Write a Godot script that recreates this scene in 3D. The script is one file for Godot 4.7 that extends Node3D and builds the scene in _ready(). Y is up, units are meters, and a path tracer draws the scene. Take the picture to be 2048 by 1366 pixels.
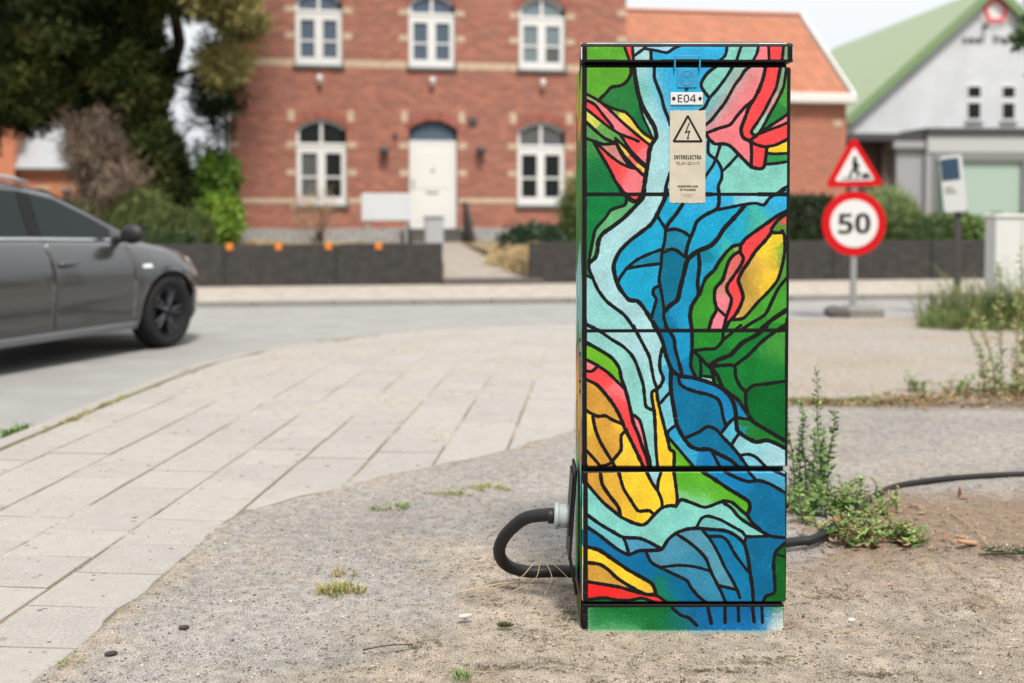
extends Node3D

var rng := RandomNumberGenerator.new()
var taken := {}
var us := Vector2(1, 1)
var uo := Vector2(0, 0)


func _ready() -> void:
	rng.seed = 71
	# ---- camera
	var cam := Camera3D.new()
	cam.name = "camera"
	var eye := CameraAttributesPhysical.new()
	eye.frustum_focal_length = 40.0
	eye.exposure_aperture = 1.9
	eye.frustum_focus_distance = 3.25
	eye.frustum_near = 0.1
	eye.frustum_far = 900.0
	cam.attributes = eye
	cam.projection = Camera3D.PROJECTION_FRUSTUM
	cam.near = 0.1
	cam.far = 900.0
	cam.keep_aspect = Camera3D.KEEP_HEIGHT
	cam.size = 0.1 * 1366.0 / 2300.0
	cam.frustum_offset = Vector2(0, -0.1 * 191.0 / 2300.0)
	cam.position = Vector3(0, 1.2, 0)
	cam.rotation_degrees = Vector3(-2.0, 0, 0)
	add_child(cam)
	cam.current = true
	# ---- sky, sun, exposure: bright overcast
	var sky_mat := ProceduralSkyMaterial.new()
	sky_mat.sky_horizon_color = Color(0.56, 0.585, 0.615).linear_to_srgb()
	sky_mat.sky_top_color = Color(0.97, 0.985, 1.0).linear_to_srgb()
	sky_mat.sky_curve = 0.6
	sky_mat.sky_energy_multiplier = 1.0
	sky_mat.use_debanding = false
	sky_mat.ground_bottom_color = Color(0.25, 0.24, 0.22)
	sky_mat.ground_horizon_color = Color(0.75, 0.76, 0.78)
	var sky := Sky.new()
	sky.sky_material = sky_mat
	var env := Environment.new()
	env.background_mode = Environment.BG_SKY
	env.sky = sky
	env.tonemap_mode = Environment.TONE_MAPPER_LINEAR
	env.tonemap_exposure = 1.5
	env.background_energy_multiplier = 1.0
	env.sdfgi_enabled = true
	env.ssao_enabled = true
	env.ssil_enabled = true
	var we := WorldEnvironment.new()
	we.name = "world_environment"
	we.environment = env
	add_child(we)
	var sun := DirectionalLight3D.new()
	sun.name = "sun"
	sun.light_energy = 1.0
	sun.light_color = Color(1.0, 0.965, 0.91)
	sun.light_angular_distance = 10.0
	sun.shadow_enabled = true
	sun.sky_mode = DirectionalLight3D.SKY_MODE_LIGHT_ONLY
	sun.rotation_degrees = Vector3(-58, 14, 0)
	add_child(sun)

	make_materials()
	build_ground()
	build_pavement()
	build_far_side()
	build_house()
	build_annex()
	build_hall()
	build_left_house()
	build_trees()
	build_garden()
	build_car()
	build_signs()
	build_cabinet()
	build_cable()
	build_weeds()
	build_litter()


# ------------------------------------------------------------------ helpers
func numbered(parent: Node, called: String) -> String:
	var key := str(parent.get_instance_id()) + called
	var n: int = taken.get(key, 0)
	taken[key] = n + 1
	return called if n == 0 else "%s_%03d" % [called, n]


func put(o: Node3D, called: String, parent: Node = self) -> Node3D:
	o.name = numbered(parent, called)
	parent.add_child(o, true)
	return o


func tag(o: Node3D, label: String, category: String, group := "") -> Node3D:
	o.set_meta("label", label)
	o.set_meta("category", category)
	if group != "":
		o.set_meta("group", group)
	return o


func thing(called: String, label: String, category: String, at := Vector3.ZERO, turn := 0.0, group := "") -> Node3D:
	var o := Node3D.new()
	put(o, called)
	o.position = at
	o.rotation.y = deg_to_rad(turn)
	return tag(o, label, category, group)


func kind(o: Node3D, k: String) -> Node3D:
	o.set_meta("kind", k)
	return o


func new_st(flat := true) -> SurfaceTool:
	var st := SurfaceTool.new()
	st.begin(Mesh.PRIMITIVE_TRIANGLES)
	st.set_smooth_group(-1 if flat else 0)
	return st


func done(st: SurfaceTool) -> ArrayMesh:
	st.generate_normals()
	return st.commit()


func obj(called: String, st: SurfaceTool, m: Material, parent: Node = self) -> MeshInstance3D:
	return inst(called, done(st), m, parent)


func inst(called: String, mesh: Mesh, m: Material, parent: Node = self) -> MeshInstance3D:
	var o := MeshInstance3D.new()
	o.mesh = mesh
	o.material_override = m
	put(o, called, parent)
	return o


func vtx(st: SurfaceTool, p: Vector3) -> void:
	st.set_uv(Vector2(p.x * us.x + uo.x, p.y * us.y + uo.y))
	st.add_vertex(p)


func tri(st: SurfaceTool, a: Vector3, b: Vector3, c: Vector3, away: Vector3) -> void:
	# away: a point on the inner side; Godot's front faces run clockwise
	var n := (b - a).cross(c - a)
	if n.dot((a + b + c) / 3.0 - away) > 0.0:
		var t := b
		b = c
		c = t
	vtx(st, a)
	vtx(st, b)
	vtx(st, c)


func quad(st: SurfaceTool, a: Vector3, b: Vector3, c: Vector3, d: Vector3, away: Vector3) -> void:
	tri(st, a, b, c, away)
	tri(st, a, c, d, away)


# a box between two corners, its edges chamfered
func cbox(st: SurfaceTool, lo: Vector3, hi: Vector3, ch := 0.0, t := Transform3D()) -> void:
	var c := (lo + hi) / 2.0
	var h := (hi - lo) / 2.0
	var mid := t * c
	if ch <= 0.0:
		for ax in 3:
			for s in [-1.0, 1.0]:
				var u := (ax + 1) % 3
				var v := (ax + 2) % 3
				var p: Array[Vector3] = []
				for k in [[-1, -1], [1, -1], [1, 1], [-1, 1]]:
					var q := c
					q[ax] += s * h[ax]
					q[u] += k[0] * h[u]
					q[v] += k[1] * h[v]
					p.append(t * q)
				quad(st, p[0], p[1], p[2], p[3], mid)
		return
	var corner := func(sx: float, sy: float, sz: float, ax: int) -> Vector3:
		var q := Vector3(sx * (h.x - ch), sy * (h.y - ch), sz * (h.z - ch))
		q[ax] += ch * [sx, sy, sz][ax]
		return t * (c + q)
	for ax in 3:
		for s in [-1.0, 1.0]:
			var p: Array[Vector3] = []
			for k in [[-1, -1], [1, -1], [1, 1], [-1, 1]]:
				var sg := [0.0, 0.0, 0.0]
				sg[ax] = s
				sg[(ax + 1) % 3] = float(k[0])
				sg[(ax + 2) % 3] = float(k[1])
				p.append(corner.call(sg[0], sg[1], sg[2], ax))
			quad(st, p[0], p[1], p[2], p[3], mid)
	for ax in 3:
		var u := (ax + 1) % 3
		var v := (ax + 2) % 3
		for su in [-1.0, 1.0]:
			for sv in [-1.0, 1.0]:
				var p: Array[Vector3] = []
				for k in [[-1.0, u], [1.0, u], [1.0, v], [-1.0, v]]:
					var sg := [0.0, 0.0, 0.0]
					sg[ax] = k[0]
					sg[u] = su
					sg[v] = sv
					p.append(corner.call(sg[0], sg[1], sg[2], k[1]))
				quad(st, p[0], p[1], p[2], p[3], mid)
	for sx in [-1.0, 1.0]:
		for sy in [-1.0, 1.0]:
			for sz in [-1.0, 1.0]:
				tri(st, corner.call(sx, sy, sz, 0), corner.call(sx, sy, sz, 1), corner.call(sx, sy, sz, 2), mid)


func box_mesh(lo: Vector3, hi: Vector3, ch := 0.0) -> ArrayMesh:
	var st := new_st()
	cbox(st, lo, hi, ch)
	return done(st)


func part_box(called: String, lo: Vector3, hi: Vector3, ch: float, m: Material, parent: Node) -> MeshInstance3D:
	return inst(called, box_mesh(lo, hi, ch), m, parent)


# a flat outline in x and y, drawn out between z0 and z1
func plate(st: SurfaceTool, poly: PackedVector2Array, z0: float, z1: float, t := Transform3D()) -> void:
	var ids := Geometry2D.triangulate_polygon(poly)
	var mid := Vector2.ZERO
	for p in poly:
		mid += p
	mid /= poly.size()
	for i in range(0, ids.size(), 3):
		for z in [z0, z1]:
			var away := t * Vector3(poly[ids[i]].x, poly[ids[i]].y, z0 + z1 - z)
			tri(st, t * Vector3(poly[ids[i]].x, poly[ids[i]].y, z), t * Vector3(poly[ids[i + 1]].x, poly[ids[i + 1]].y, z), t * Vector3(poly[ids[i + 2]].x, poly[ids[i + 2]].y, z), away)
	var turn := Geometry2D.is_polygon_clockwise(poly)
	for i in poly.size():
		var a := poly[i]
		var b := poly[(i + 1) % poly.size()]
		var n := (b - a).orthogonal() * (1.0 if turn else -1.0)
		var m := (a + b) / 2.0 + n
		quad(st, t * Vector3(a.x, a.y, z0), t * Vector3(b.x, b.y, z0), t * Vector3(b.x, b.y, z1), t * Vector3(a.x, a.y, z1), t * Vector3(m.x, m.y, (z0 + z1) / 2.0))


func tube(st: SurfaceTool, pts: PackedVector3Array, radii: Array, sides := 8, cap := true) -> void:
	var rings: Array = []
	var up := Vector3(0.13, 1, 0.07).normalized()
	for i in pts.size():
		var d := (pts[mini(i + 1, pts.size() - 1)] - pts[maxi(i - 1, 0)]).normalized()
		var a := d.cross(up)
		if a.length() < 0.05:
			a = d.cross(Vector3.RIGHT)
		a = a.normalized()
		var b := d.cross(a).normalized()
		up = a.cross(d) if i == 0 else up
		var r: float = radii[mini(i, radii.size() - 1)]
		var ring: Array[Vector3] = []
		for k in sides:
			var f := TAU * k / sides
			ring.append(pts[i] + (a * cos(f) + b * sin(f)) * r)
		rings.append(ring)
	for i in rings.size() - 1:
		for k in sides:
			var l := (k + 1) % sides
			quad(st, rings[i][k], rings[i][l], rings[i + 1][l], rings[i + 1][k], (pts[i] + pts[i + 1]) / 2.0)
	if cap:
		for e in [0, rings.size() - 1]:
			var inner := pts[1] if e == 0 else pts[pts.size() - 2]
			for k in range(1, sides - 1):
				tri(st, rings[e][0], rings[e][k], rings[e][k + 1], inner)


func curve(pts: PackedVector3Array, each := 6) -> PackedVector3Array:
	var out := PackedVector3Array()
	for i in pts.size() - 1:
		for k in each:
			out.append(pts[i].cubic_interpolate(pts[i + 1], pts[maxi(i - 1, 0)], pts[mini(i + 2, pts.size() - 1)], float(k) / each))
	out.append(pts[pts.size() - 1])
	return out


# a profile of (radius, height) turned about the axis of t's y
func lathe(st: SurfaceTool, prof: Array, segs := 24, t := Transform3D()) -> void:
	for i in prof.size() - 1:
		var a: Vector2 = prof[i]
		var b: Vector2 = prof[i + 1]
		var e := b - a
		for k in segs:
			var f := TAU * k / segs
			var g := TAU * (k + 1) / segs
			var mf := (f + g) / 2.0
			var m := (a + b) / 2.0
			var n := Vector2(e.y, -e.x)   # outward when the profile runs upwards on the outside
			var away := t * Vector3((m.x - n.x) * cos(mf), m.y - n.y, (m.x - n.x) * sin(mf))
			var p := [t * Vector3(a.x * cos(f), a.y, a.x * sin(f)), t * Vector3(a.x * cos(g), a.y, a.x * sin(g)), t * Vector3(b.x * cos(g), b.y, b.x * sin(g)), t * Vector3(b.x * cos(f), b.y, b.x * sin(f))]
			if a.x > 1e-5:
				tri(st, p[0], p[1], p[2] if b.x > 1e-5 else p[3], away)
			if b.x > 1e-5:
				tri(st, p[0], p[2], p[3], away)


func disc_poly(c: Vector2, r: float, n := 40) -> PackedVector2Array:
	var p := PackedVector2Array()
	for k in n:
		p.append(c + Vector2(cos(TAU * k / n), sin(TAU * k / n)) * r)
	return p


func tab(x: float, t: Array) -> float:
	if x <= t[0][0]:
		return t[0][1]
	for i in t.size() - 1:
		if x <= t[i + 1][0]:
			var f: float = (x - t[i][0]) / (t[i + 1][0] - t[i][0])
			return lerpf(t[i][1], t[i + 1][1], f)
	return t[t.size() - 1][1]


func lettering(parent: Node, words: String, bold: bool, size: Vector2, at: Vector3, m: Material, thick := 0.001, called := "lettering") -> void:
	var f := SystemFont.new()
	f.font_names = PackedStringArray(["Droid Sans"])
	f.font_weight = 700 if bold else 400
	var t := TextMesh.new()
	t.font = f
	t.text = words
	t.font_size = 64
	t.pixel_size = 0.01
	t.depth = 0.05
	t.curve_step = 1.0
	var bounds := t.get_aabb()
	var o := MeshInstance3D.new()
	o.mesh = t
	o.material_override = m
	put(o, called, parent)
	var s := Vector3(size.x / bounds.size.x, size.y / bounds.size.y, thick / 0.05)
	o.scale = s
	o.position = at - bounds.get_center() * s


func scatter(called: String, mesh: Mesh, m: Material, places: Array, tints: Array, parent: Node = self) -> MultiMeshInstance3D:
	var mm := MultiMesh.new()
	mm.transform_format = MultiMesh.TRANSFORM_3D
	mm.use_colors = true
	mm.mesh = mesh
	mm.instance_count = places.size()
	for i in places.size():
		mm.set_instance_transform(i, places[i])
		mm.set_instance_color(i, tints[i])
	var o := MultiMeshInstance3D.new()
	o.multimesh = mm
	o.material_override = m
	put(o, called, parent)
	o.set_meta("kind", "stuff")
	return o


func rnd(a: float, b: float) -> float:
	return rng.randf_range(a, b)


func rdir() -> Vector3:
	var z := rnd(-1, 1)
	var f := rnd(0, TAU)
	var r := sqrt(1.0 - z * z)
	return Vector3(r * cos(f), z, r * sin(f))


func rbasis() -> Basis:
	return Basis(rdir(), rnd(0, TAU))


# ------------------------------------------------------------------ materials
var M := {}


func mat(r: float, g: float, b: float, rough := 0.8, metal := 0.0) -> StandardMaterial3D:
	var m := StandardMaterial3D.new()
	m.albedo_color = Color(r, g, b).linear_to_srgb()
	m.roughness = rough
	m.metallic = metal
	return m


func noise_tex(size: int, freq: float, sd: int, lo: float, hi: float, oct := 4, type := FastNoiseLite.TYPE_SIMPLEX_SMOOTH) -> NoiseTexture2D:
	var n := FastNoiseLite.new()
	n.noise_type = type
	n.seed = sd
	n.frequency = freq
	n.fractal_octaves = oct
	var t := NoiseTexture2D.new()
	t.width = size
	t.height = size
	t.seamless = true
	t.noise = n
	var g := Gradient.new()
	g.set_color(0, Color(lo, lo, lo))
	g.set_color(1, Color(hi, hi, hi))
	t.color_ramp = g
	return t


func worn(m: StandardMaterial3D, tex: Texture2D, height: Texture2D, metres: float, depth := 0.0, world := true) -> StandardMaterial3D:
	m.albedo_texture = tex
	m.uv1_triplanar = true
	m.uv1_world_triplanar = world
	m.uv1_scale = Vector3.ONE / metres
	if depth > 0.0:
		m.heightmap_enabled = true
		m.heightmap_texture = height
		m.heightmap_scale = depth
	return m


func leafy(r: float, g: float, b: float, back := 0.5) -> StandardMaterial3D:
	var m := mat(r, g, b, 0.6)
	m.vertex_color_use_as_albedo = true
	m.backlight_enabled = true
	m.backlight = Color(back, back, back * 0.6)
	return m


func make_materials() -> void:
	var blot := noise_tex(512, 0.012, 3, 0.80, 1.0, 5)
	var grain := noise_tex(512, 0.12, 4, 0.78, 1.0, 3)
	var bumps := noise_tex(512, 0.09, 5, 0.0, 1.0, 4)
	var streak := noise_tex(512, 0.02, 8, 0.70, 1.0, 6)
	for k in 5:
		var t: float = [0.372, 0.386, 0.362, 0.378, 0.352][k]
		M["tile%d" % k] = worn(mat(t, t * 0.945, t * 0.885, 0.9), gravel(700 + k, 512, 320, 0.9, 0.06), bumps, 0.9 + 0.17 * k, 0.12)
	M.kerb = worn(mat(0.36, 0.34, 0.315, 0.9), grain, bumps, 0.7, 0.15)
	M.road = worn(mat(0.268, 0.264, 0.26, 0.9), noise_tex(512, 0.02, 9, 0.90, 1.0, 5), bumps, 6.0, 0.1)
	M.far_pave = worn(mat(0.42, 0.375, 0.33, 0.9), blot, bumps, 2.0, 0.1)
	M.earth = worn(mat(0.10, 0.12, 0.05, 1.0), blot, bumps, 6.0)
	M.lot = worn(mat(0.26, 0.20, 0.11, 1.0), blot, bumps, 3.0)
	M.path = worn(mat(0.34, 0.30, 0.26, 0.9), blot, bumps, 2.0)
	M.mortar = worn(mat(0.22, 0.155, 0.13, 0.95), grain, bumps, 1.0)
	M.brick = mat(1, 1, 1, 0.9)
	M.brick.vertex_color_use_as_albedo = true
	M.cream = worn(mat(0.60, 0.465, 0.34, 0.8), blot, bumps, 1.0)
	M.plinth = worn(mat(0.42, 0.42, 0.43, 0.85), streak, bumps, 1.6)
	M.sill = mat(0.10, 0.10, 0.105, 0.7)
	M.frame = mat(0.66, 0.67, 0.675, 0.45)
	M.door = mat(0.655, 0.66, 0.655, 0.5)
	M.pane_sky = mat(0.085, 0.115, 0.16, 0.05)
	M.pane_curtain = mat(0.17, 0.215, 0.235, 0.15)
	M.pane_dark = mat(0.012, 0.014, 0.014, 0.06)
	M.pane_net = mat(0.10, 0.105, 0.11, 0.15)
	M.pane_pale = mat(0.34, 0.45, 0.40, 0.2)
	M.slate = worn(mat(0.12, 0.13, 0.15, 0.7), blot, bumps, 1.0)
	M.roof_tile = mat(1, 1, 1, 0.85)
	M.roof_tile.vertex_color_use_as_albedo = true
	M.white = mat(0.66, 0.66, 0.66, 0.5)
	M.render = worn(mat(0.56, 0.585, 0.62, 0.8), noise_tex(512, 0.01, 12, 0.93, 1.0, 4), bumps, 6.0)
	M.green_roof = worn(mat(0.27, 0.335, 0.205, 0.6), noise_tex(512, 0.02, 13, 0.9, 1.0, 4), bumps, 3.0)
	M.green_edge = mat(0.16, 0.25, 0.12, 0.6)
	M.grey = mat(0.30, 0.31, 0.335, 0.5)
	M.grey_dark = mat(0.045, 0.045, 0.05, 0.6)
	M.grey_mid = mat(0.20, 0.205, 0.22, 0.5)
	M.brown = mat(0.055, 0.035, 0.03, 0.7)
	M.wall = worn(mat(0.062, 0.058, 0.056, 0.85), noise_tex(512, 0.015, 14, 0.78, 1.0, 5), bumps, 1.4, 0.15)
	M.joint = mat(0.03, 0.03, 0.032, 0.9)
	M.orange = mat(0.56, 0.17, 0.02, 0.6)
	M.black = mat(0.012, 0.012, 0.013, 0.55)
	M.rubber = worn(mat(0.016, 0.016, 0.017, 0.5), grain, bumps, 0.2)
	M.rubber.metallic_specular = 0.4
	M.metal = mat(0.36, 0.37, 0.38, 0.45, 0.6)
	M.red = mat(0.50, 0.006, 0.010, 0.5)
	M.red.metallic_specular = 0.25
	M.sign_white = mat(0.62, 0.62, 0.62, 0.4)
	M.navy = mat(0.025, 0.06, 0.11, 0.45)
	M.concrete = worn(mat(0.26, 0.25, 0.235, 0.95), blot, bumps, 0.4, 0.3)
	M.concrete_dark = worn(mat(0.11, 0.10, 0.095, 0.95), blot, bumps, 0.4, 0.3)
	M.bark = worn(mat(0.07, 0.05, 0.038, 0.95), streak, bumps, 0.8, 0.6)
	M.leaf = leafy(1, 1, 1)
	M.blade = leafy(1, 1, 1, 0.4)
	M.needle = leafy(0.75, 0.78, 0.72, 0.12)
	M.needle.metallic_specular = 0.25
	M.bits = mat(1, 1, 1, 0.9)
	M.bits.vertex_color_use_as_albedo = true
	# car
	M.paint = mat(0.066, 0.069, 0.070, 0.22, 0.6)
	M.paint.clearcoat_enabled = true
	M.paint.clearcoat = 1.0
	M.paint.clearcoat_roughness = 0.04
	M.glass = mat(0.008, 0.014, 0.014, 0.03)
	M.lens = mat(0.7, 0.72, 0.74, 0.1)
	M.chrome = mat(0.75, 0.75, 0.77, 0.15, 1.0)
	M.rail = mat(0.55, 0.56, 0.58, 0.3, 0.8)
	M.tyre = mat(0.018, 0.018, 0.019, 0.8)
	M.rim = mat(0.02, 0.02, 0.022, 0.3, 0.7)
	M.spoke = mat(0.10, 0.10, 0.115, 0.25, 0.8)
	# cabinet
	M.gland = mat(0.30, 0.34, 0.36, 0.5)
	M.cabinet_black = mat(0.014, 0.013, 0.014, 0.42)
	for k in ["pane_dark", "pane_sky", "pane_net", "pane_curtain"]:
		M[k].metallic_specular = 0.3
	M.wall.metallic_specular = 0.25
	M.cabinet_black.metallic_specular = 0.28
	M.tyre.metallic_specular = 0.3
	M.glass.metallic_specular = 0.4
	M.label = mat(0.52, 0.47, 0.385, 0.55)
	M.print = mat(0.014, 0.014, 0.015, 0.7)
	M.print.metallic_specular = 0.2
	M.plate = mat(0.60, 0.60, 0.60, 0.4)
	M.screw = mat(0.02, 0.02, 0.022, 0.4, 0.5)
	M.lock_blue = mat(0.022, 0.26, 0.47, 0.4)


# speckled mineral surface: a multiplying tone, with grains and small stones in it
func gravel(sd: int, n: int, stones: int, base: float, rough: float, height := false) -> ImageTexture:
	var r := RandomNumberGenerator.new()
	r.seed = sd
	var nz := FastNoiseLite.new()
	nz.seed = sd
	nz.frequency = 0.02
	nz.fractal_octaves = 5
	var low := nz.get_seamless_image(n, n).get_data()
	nz.frequency = 0.22
	nz.fractal_octaves = 3
	var fine := nz.get_seamless_image(n, n).get_data()
	var d := PackedByteArray()
	d.resize(n * n)
	for i in n * n:
		d[i] = clampi(int(255.0 * (base + rough * ((0.15 if height else 0.45) * (low[i] - 128) / 128.0 + 1.6 * (fine[i] - 128) / 128.0))), 0, 255)
	for s in stones:
		var x := r.randi() % n
		var y := r.randi() % n
		var big := pow(r.randf(), 3.0)
		var ra := 0.8 + 3.6 * big
		var rb := ra * r.randf_range(0.5, 1.0)
		var f := r.randf() * PI
		var tone := base * r.randf_range(0.45, 1.2)
		var ca := cos(f)
		var sa := sin(f)
		var q := int(ra) + 1
		for dy in range(-q, q + 1):
			for dx in range(-q, q + 1):
				var u := (dx * ca + dy * sa) / ra
				var v := (-dx * sa + dy * ca) / rb
				var w := u * u + v * v
				if w < 1.0:
					var i := posmod(y + dy, n) * n + posmod(x + dx, n)
					d[i] = clampi(int(255.0 * tone), 0, 255)
				elif w < 1.9:
					var i := posmod(y + dy, n) * n + posmod(x + dx, n)
					d[i] = int(d[i] * 0.9)
	var im := Image.create_from_data(n, n, false, Image.FORMAT_L8, d)
	im.convert(Image.FORMAT_RGB8)
	return ImageTexture.create_from_image(im)


# ------------------------------------------------------------------ ground
# edge between the near pavement and the road: x of the kerb at each z
const KERB := [[-14.2, 22.0], [-13.4, 14.0], [-12.65, 7.0], [-12.4, 4.6], [-12.25, 3.4], [-11.95, 2.0], [-11.62, 0.62], [-11.3, -0.55], [-10.85, -1.12], [-10.25, -1.68], [-9.55, -2.13], [-8.9, -2.36], [-8.2, -2.46], [-7.4, -2.53], [-6.6, -2.59], [-5.8, -2.63], [-3.0, -2.78], [6.0, -3.0]]
# edge between the paving tiles and the old asphalt
const EDGE := [[-11.6, 0.95], [-7.2, 0.92], [-6.5, 0.62], [-6.1, 0.336], [-5.56, -0.058], [-5.14, -0.504], [-4.78, -0.804], [-4.5, -1.015], [-4.38, -1.07], [-4.09, -1.10], [-3.7, -1.13], [-3.44, -1.145], [-3.235, -1.172], [-2.85, -1.20], [6.0, -1.3]]
var lumps := FastNoiseLite.new()
var patchy := FastNoiseLite.new()


func ground_height(x: float, z: float) -> float:
	if x < tab(z, EDGE) and z > -11.6:
		var dust := maxf(0.0, patchy.get_noise_2d(x * 1.6 + 70.0, z * 1.6) + 0.25 * patchy.get_noise_2d(x * 9.0, z * 9.0))
		if absf(x - tab(z, KERB) - 0.122) < 0.06:
			return 0.0035 if z > -10.5 else 0.002
		return -0.0025 + 0.012 * dust + 0.006 * smoothstep(-5.0, -9.5, z)
	var near: float = clampf((z + 6.5) / 1.5, 0.0, 1.0)
	var soil := soil_share(x, z)
	var h := 0.004 + 0.008 * lumps.get_noise_2d(x * 3.0, z * 3.0) * near
	h += near * soil * (0.006 * lumps.get_noise_2d(x * 14.0, z * 14.0) + 0.0035 * lumps.get_noise_2d(x * 45.0, z * 45.0))
	h += near * (1.0 - soil) * 0.0015 * lumps.get_noise_2d(x * 45.0, z * 45.0)
	var foot := maxf(absf(x - 0.491) - 0.29, absf(z + 3.41) - 0.155)
	h += 0.012 * exp(-foot * foot / 0.0012) * (0.35 + patchy.get_noise_2d(x * 30.0, z * 30.0))
	h -= 0.031 * exp(-Vector2(x - 0.5, z + 3.3).length_squared() * 1.2)
	return h


func soil_share(x: float, z: float) -> float:
	var w := 0.30 * patchy.get_noise_2d(x * 1.3, z * 1.3) + 0.12 * patchy.get_noise_2d(x * 6.0, z * 6.0)
	var a := clampf((x + 0.46 + 0.25 * (z + 3.4) + w) / 0.28, 0.0, 1.0)
	var b := clampf((z + 4.15 + w * 1.3 + 0.85 * smoothstep(0.9, 1.7, x)) / 0.3, 0.0, 1.0)
	return a * b


func ground_tint(x: float, z: float) -> Color:
	var edge: float = tab(z, EDGE)
	var n := patchy.get_noise_2d(x * 2.0, z * 2.0)
	var f := patchy.get_noise_2d(x * 13.0, z * 13.0)
	var sand := Color(0.50, 0.425, 0.35)
	if x < edge and z > -11.6:
		var dust := maxf(0.0, patchy.get_noise_2d(x * 1.6 + 70.0, z * 1.6) + 0.25 * patchy.get_noise_2d(x * 9.0, z * 9.0))
		var by_kerb := absf(x - tab(z, KERB) - 0.122)
		if by_kerb < 0.05:
			return Color(0.22, 0.16, 0.085).lerp(Color(0.13, 0.17, 0.05), clampf(0.4 + 1.5 * f, 0.0, 1.0))
		var joint := Color(0.36, 0.30, 0.215).lerp(Color(0.25, 0.24, 0.11), clampf(1.6 * patchy.get_noise_2d(x * 4.0, z * 4.0) - 0.1, 0, 1))
		return joint.lerp(Color(0.585, 0.54, 0.485), clampf(dust * 2.2 + 0.9 * smoothstep(-6.0, -9.5, z), 0.0, 1.0))
	var asphalt := Color(0.42, 0.395, 0.375) * (1.0 + 0.22 * n + 0.12 * f)
	asphalt = asphalt.lerp(Color(0.45, 0.375, 0.30), clampf(0.35 * patchy.get_noise_2d(x * 0.9 + 40.0, z * 0.9) + 0.4 * f + 0.6 * maxf(0.0, patchy.get_noise_2d(x * 3.0, z * 5.0 + 60.0)) + 0.05, 0.0, 0.75))
	var earth := Color(0.47, 0.40, 0.325) * (1.0 + 0.26 * n + 0.24 * f)
	var brown := Color(0.29, 0.215, 0.145)
	earth = earth.lerp(brown, clampf(1.4 * patchy.get_noise_2d(x * 5.0 + 9.0, z * 5.0) - 0.35, 0.0, 0.65))
	if x > 0.9:
		earth = earth.lerp(Color(0.29, 0.20, 0.13), 0.85 * smoothstep(-3.3, -4.2, z))
	asphalt = asphalt.lerp(Color(0.48, 0.40, 0.32), 0.75 * exp(-pow((x - edge) / 0.10, 2.0)) * clampf(0.6 + 1.6 * patchy.get_noise_2d(x * 4.0, z * 4.0), 0.0, 1.0))
	var c := asphalt.lerp(earth, soil_share(x, z))
	# sand lies over the paving behind, a strip of dirt and leaves where the asphalt ends
	var far := clampf((-z - 6.85 + 0.25 * (x - 1.6) * 0.35 + 0.2 * f) / 0.35, 0.0, 1.0)
	var beige := sand * (1.0 + 0.12 * n + 0.05 * f)
	beige = beige.lerp(Color(0.50, 0.46, 0.42), clampf(0.5 + 1.2 * patchy.get_noise_2d(x * 0.5, z * 1.7 + 30.0), 0.0, 1.0))
	c = c.lerp(beige, far if x > edge else 0.0)
	var strip := exp(-pow((z + 6.95 - 0.08 * (x - 1.6)) / 0.16, 2.0)) * smoothstep(0.9, 1.3, x)
	c = c.lerp(Color(0.20, 0.12, 0.06), 0.75 * strip)
	c.a = 1.0
	return c


func build_ground() -> void:
	lumps.seed = 21
	lumps.frequency = 0.35
	patchy.seed = 5
	patchy.frequency = 0.55
	patchy.fractal_octaves = 3
	# the land to the horizon
	var st := new_st()
	for q in [[-450, -450, 450, 450]]:
		quad(st, Vector3(q[0], -0.16, q[1]), Vector3(q[2], -0.16, q[1]), Vector3(q[2], -0.16, q[3]), Vector3(q[0], -0.16, q[3]), Vector3(0, -5, 0))
	kind(obj("ground", st, M.earth), "structure")
	st = new_st()
	quad(st, Vector3(-60, -0.06, -22), Vector3(60, -0.06, -30), Vector3(60, -0.06, 14), Vector3(-60, -0.06, 14), Vector3(0, -5, 0))
	kind(obj("road", st, M.road), "structure")
	# the yard: asphalt, soil, sand; rows in z, columns in x, kept right of the kerb
	var xs: Array[float] = []
	var x := -3.0
	while x < 22.0:
		xs.append(x)
		x += 0.018 if x > -1.35 and x < 2.5 else (0.05 if x < 4.0 else (0.25 if x < 8.0 else 1.5))
	var zs: Array[float] = []
	var z := 6.0
	while z > -14.1:
		zs.append(z)
		z -= 0.4 if z > -2.3 else (0.018 if z > -4.9 else (0.035 if z > -7.3 else 0.12))
	st = new_st(false)
	var rows: Array = []
	for zz in zs:
		var k: float = tab(zz, KERB) + 0.02
		var e: float = tab(zz, EDGE)
		var row: Array = []
		for xx in xs:
			var xc := maxf(xx, k)
			row.append([Vector3(xc, ground_height(xc, zz), zz), ground_tint(xc + 0.012 * lumps.get_noise_2d(xc * 60.0, zz * 60.0), zz)])
		rows.append(row)
	for i in rows.size() - 1:
		for j in xs.size() - 1:
			var a = rows[i][j]
			var b = rows[i][j + 1]
			var c = rows[i + 1][j + 1]
			var d = rows[i + 1][j]
			if a[0].x == b[0].x and c[0].x == d[0].x:
				continue
			for v in [a, c, b, a, d, c]:
				var p: Vector3 = v[0]
				st.set_color(v[1])
				st.set_uv(Vector2(p.x, p.z) / 1.3)
				st.add_vertex(p)
	var g := mat(1, 1, 1, 0.95)
	g.vertex_color_use_as_albedo = true
	g.albedo_texture = gravel(33, 1024, 11000, 0.78, 0.24)
	g.heightmap_enabled = true
	g.heightmap_texture = gravel(33, 1024, 11000, 0.5, 0.30, true)
	g.heightmap_scale = 0.4
	kind(obj("yard_ground", st, g), "structure")


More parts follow.
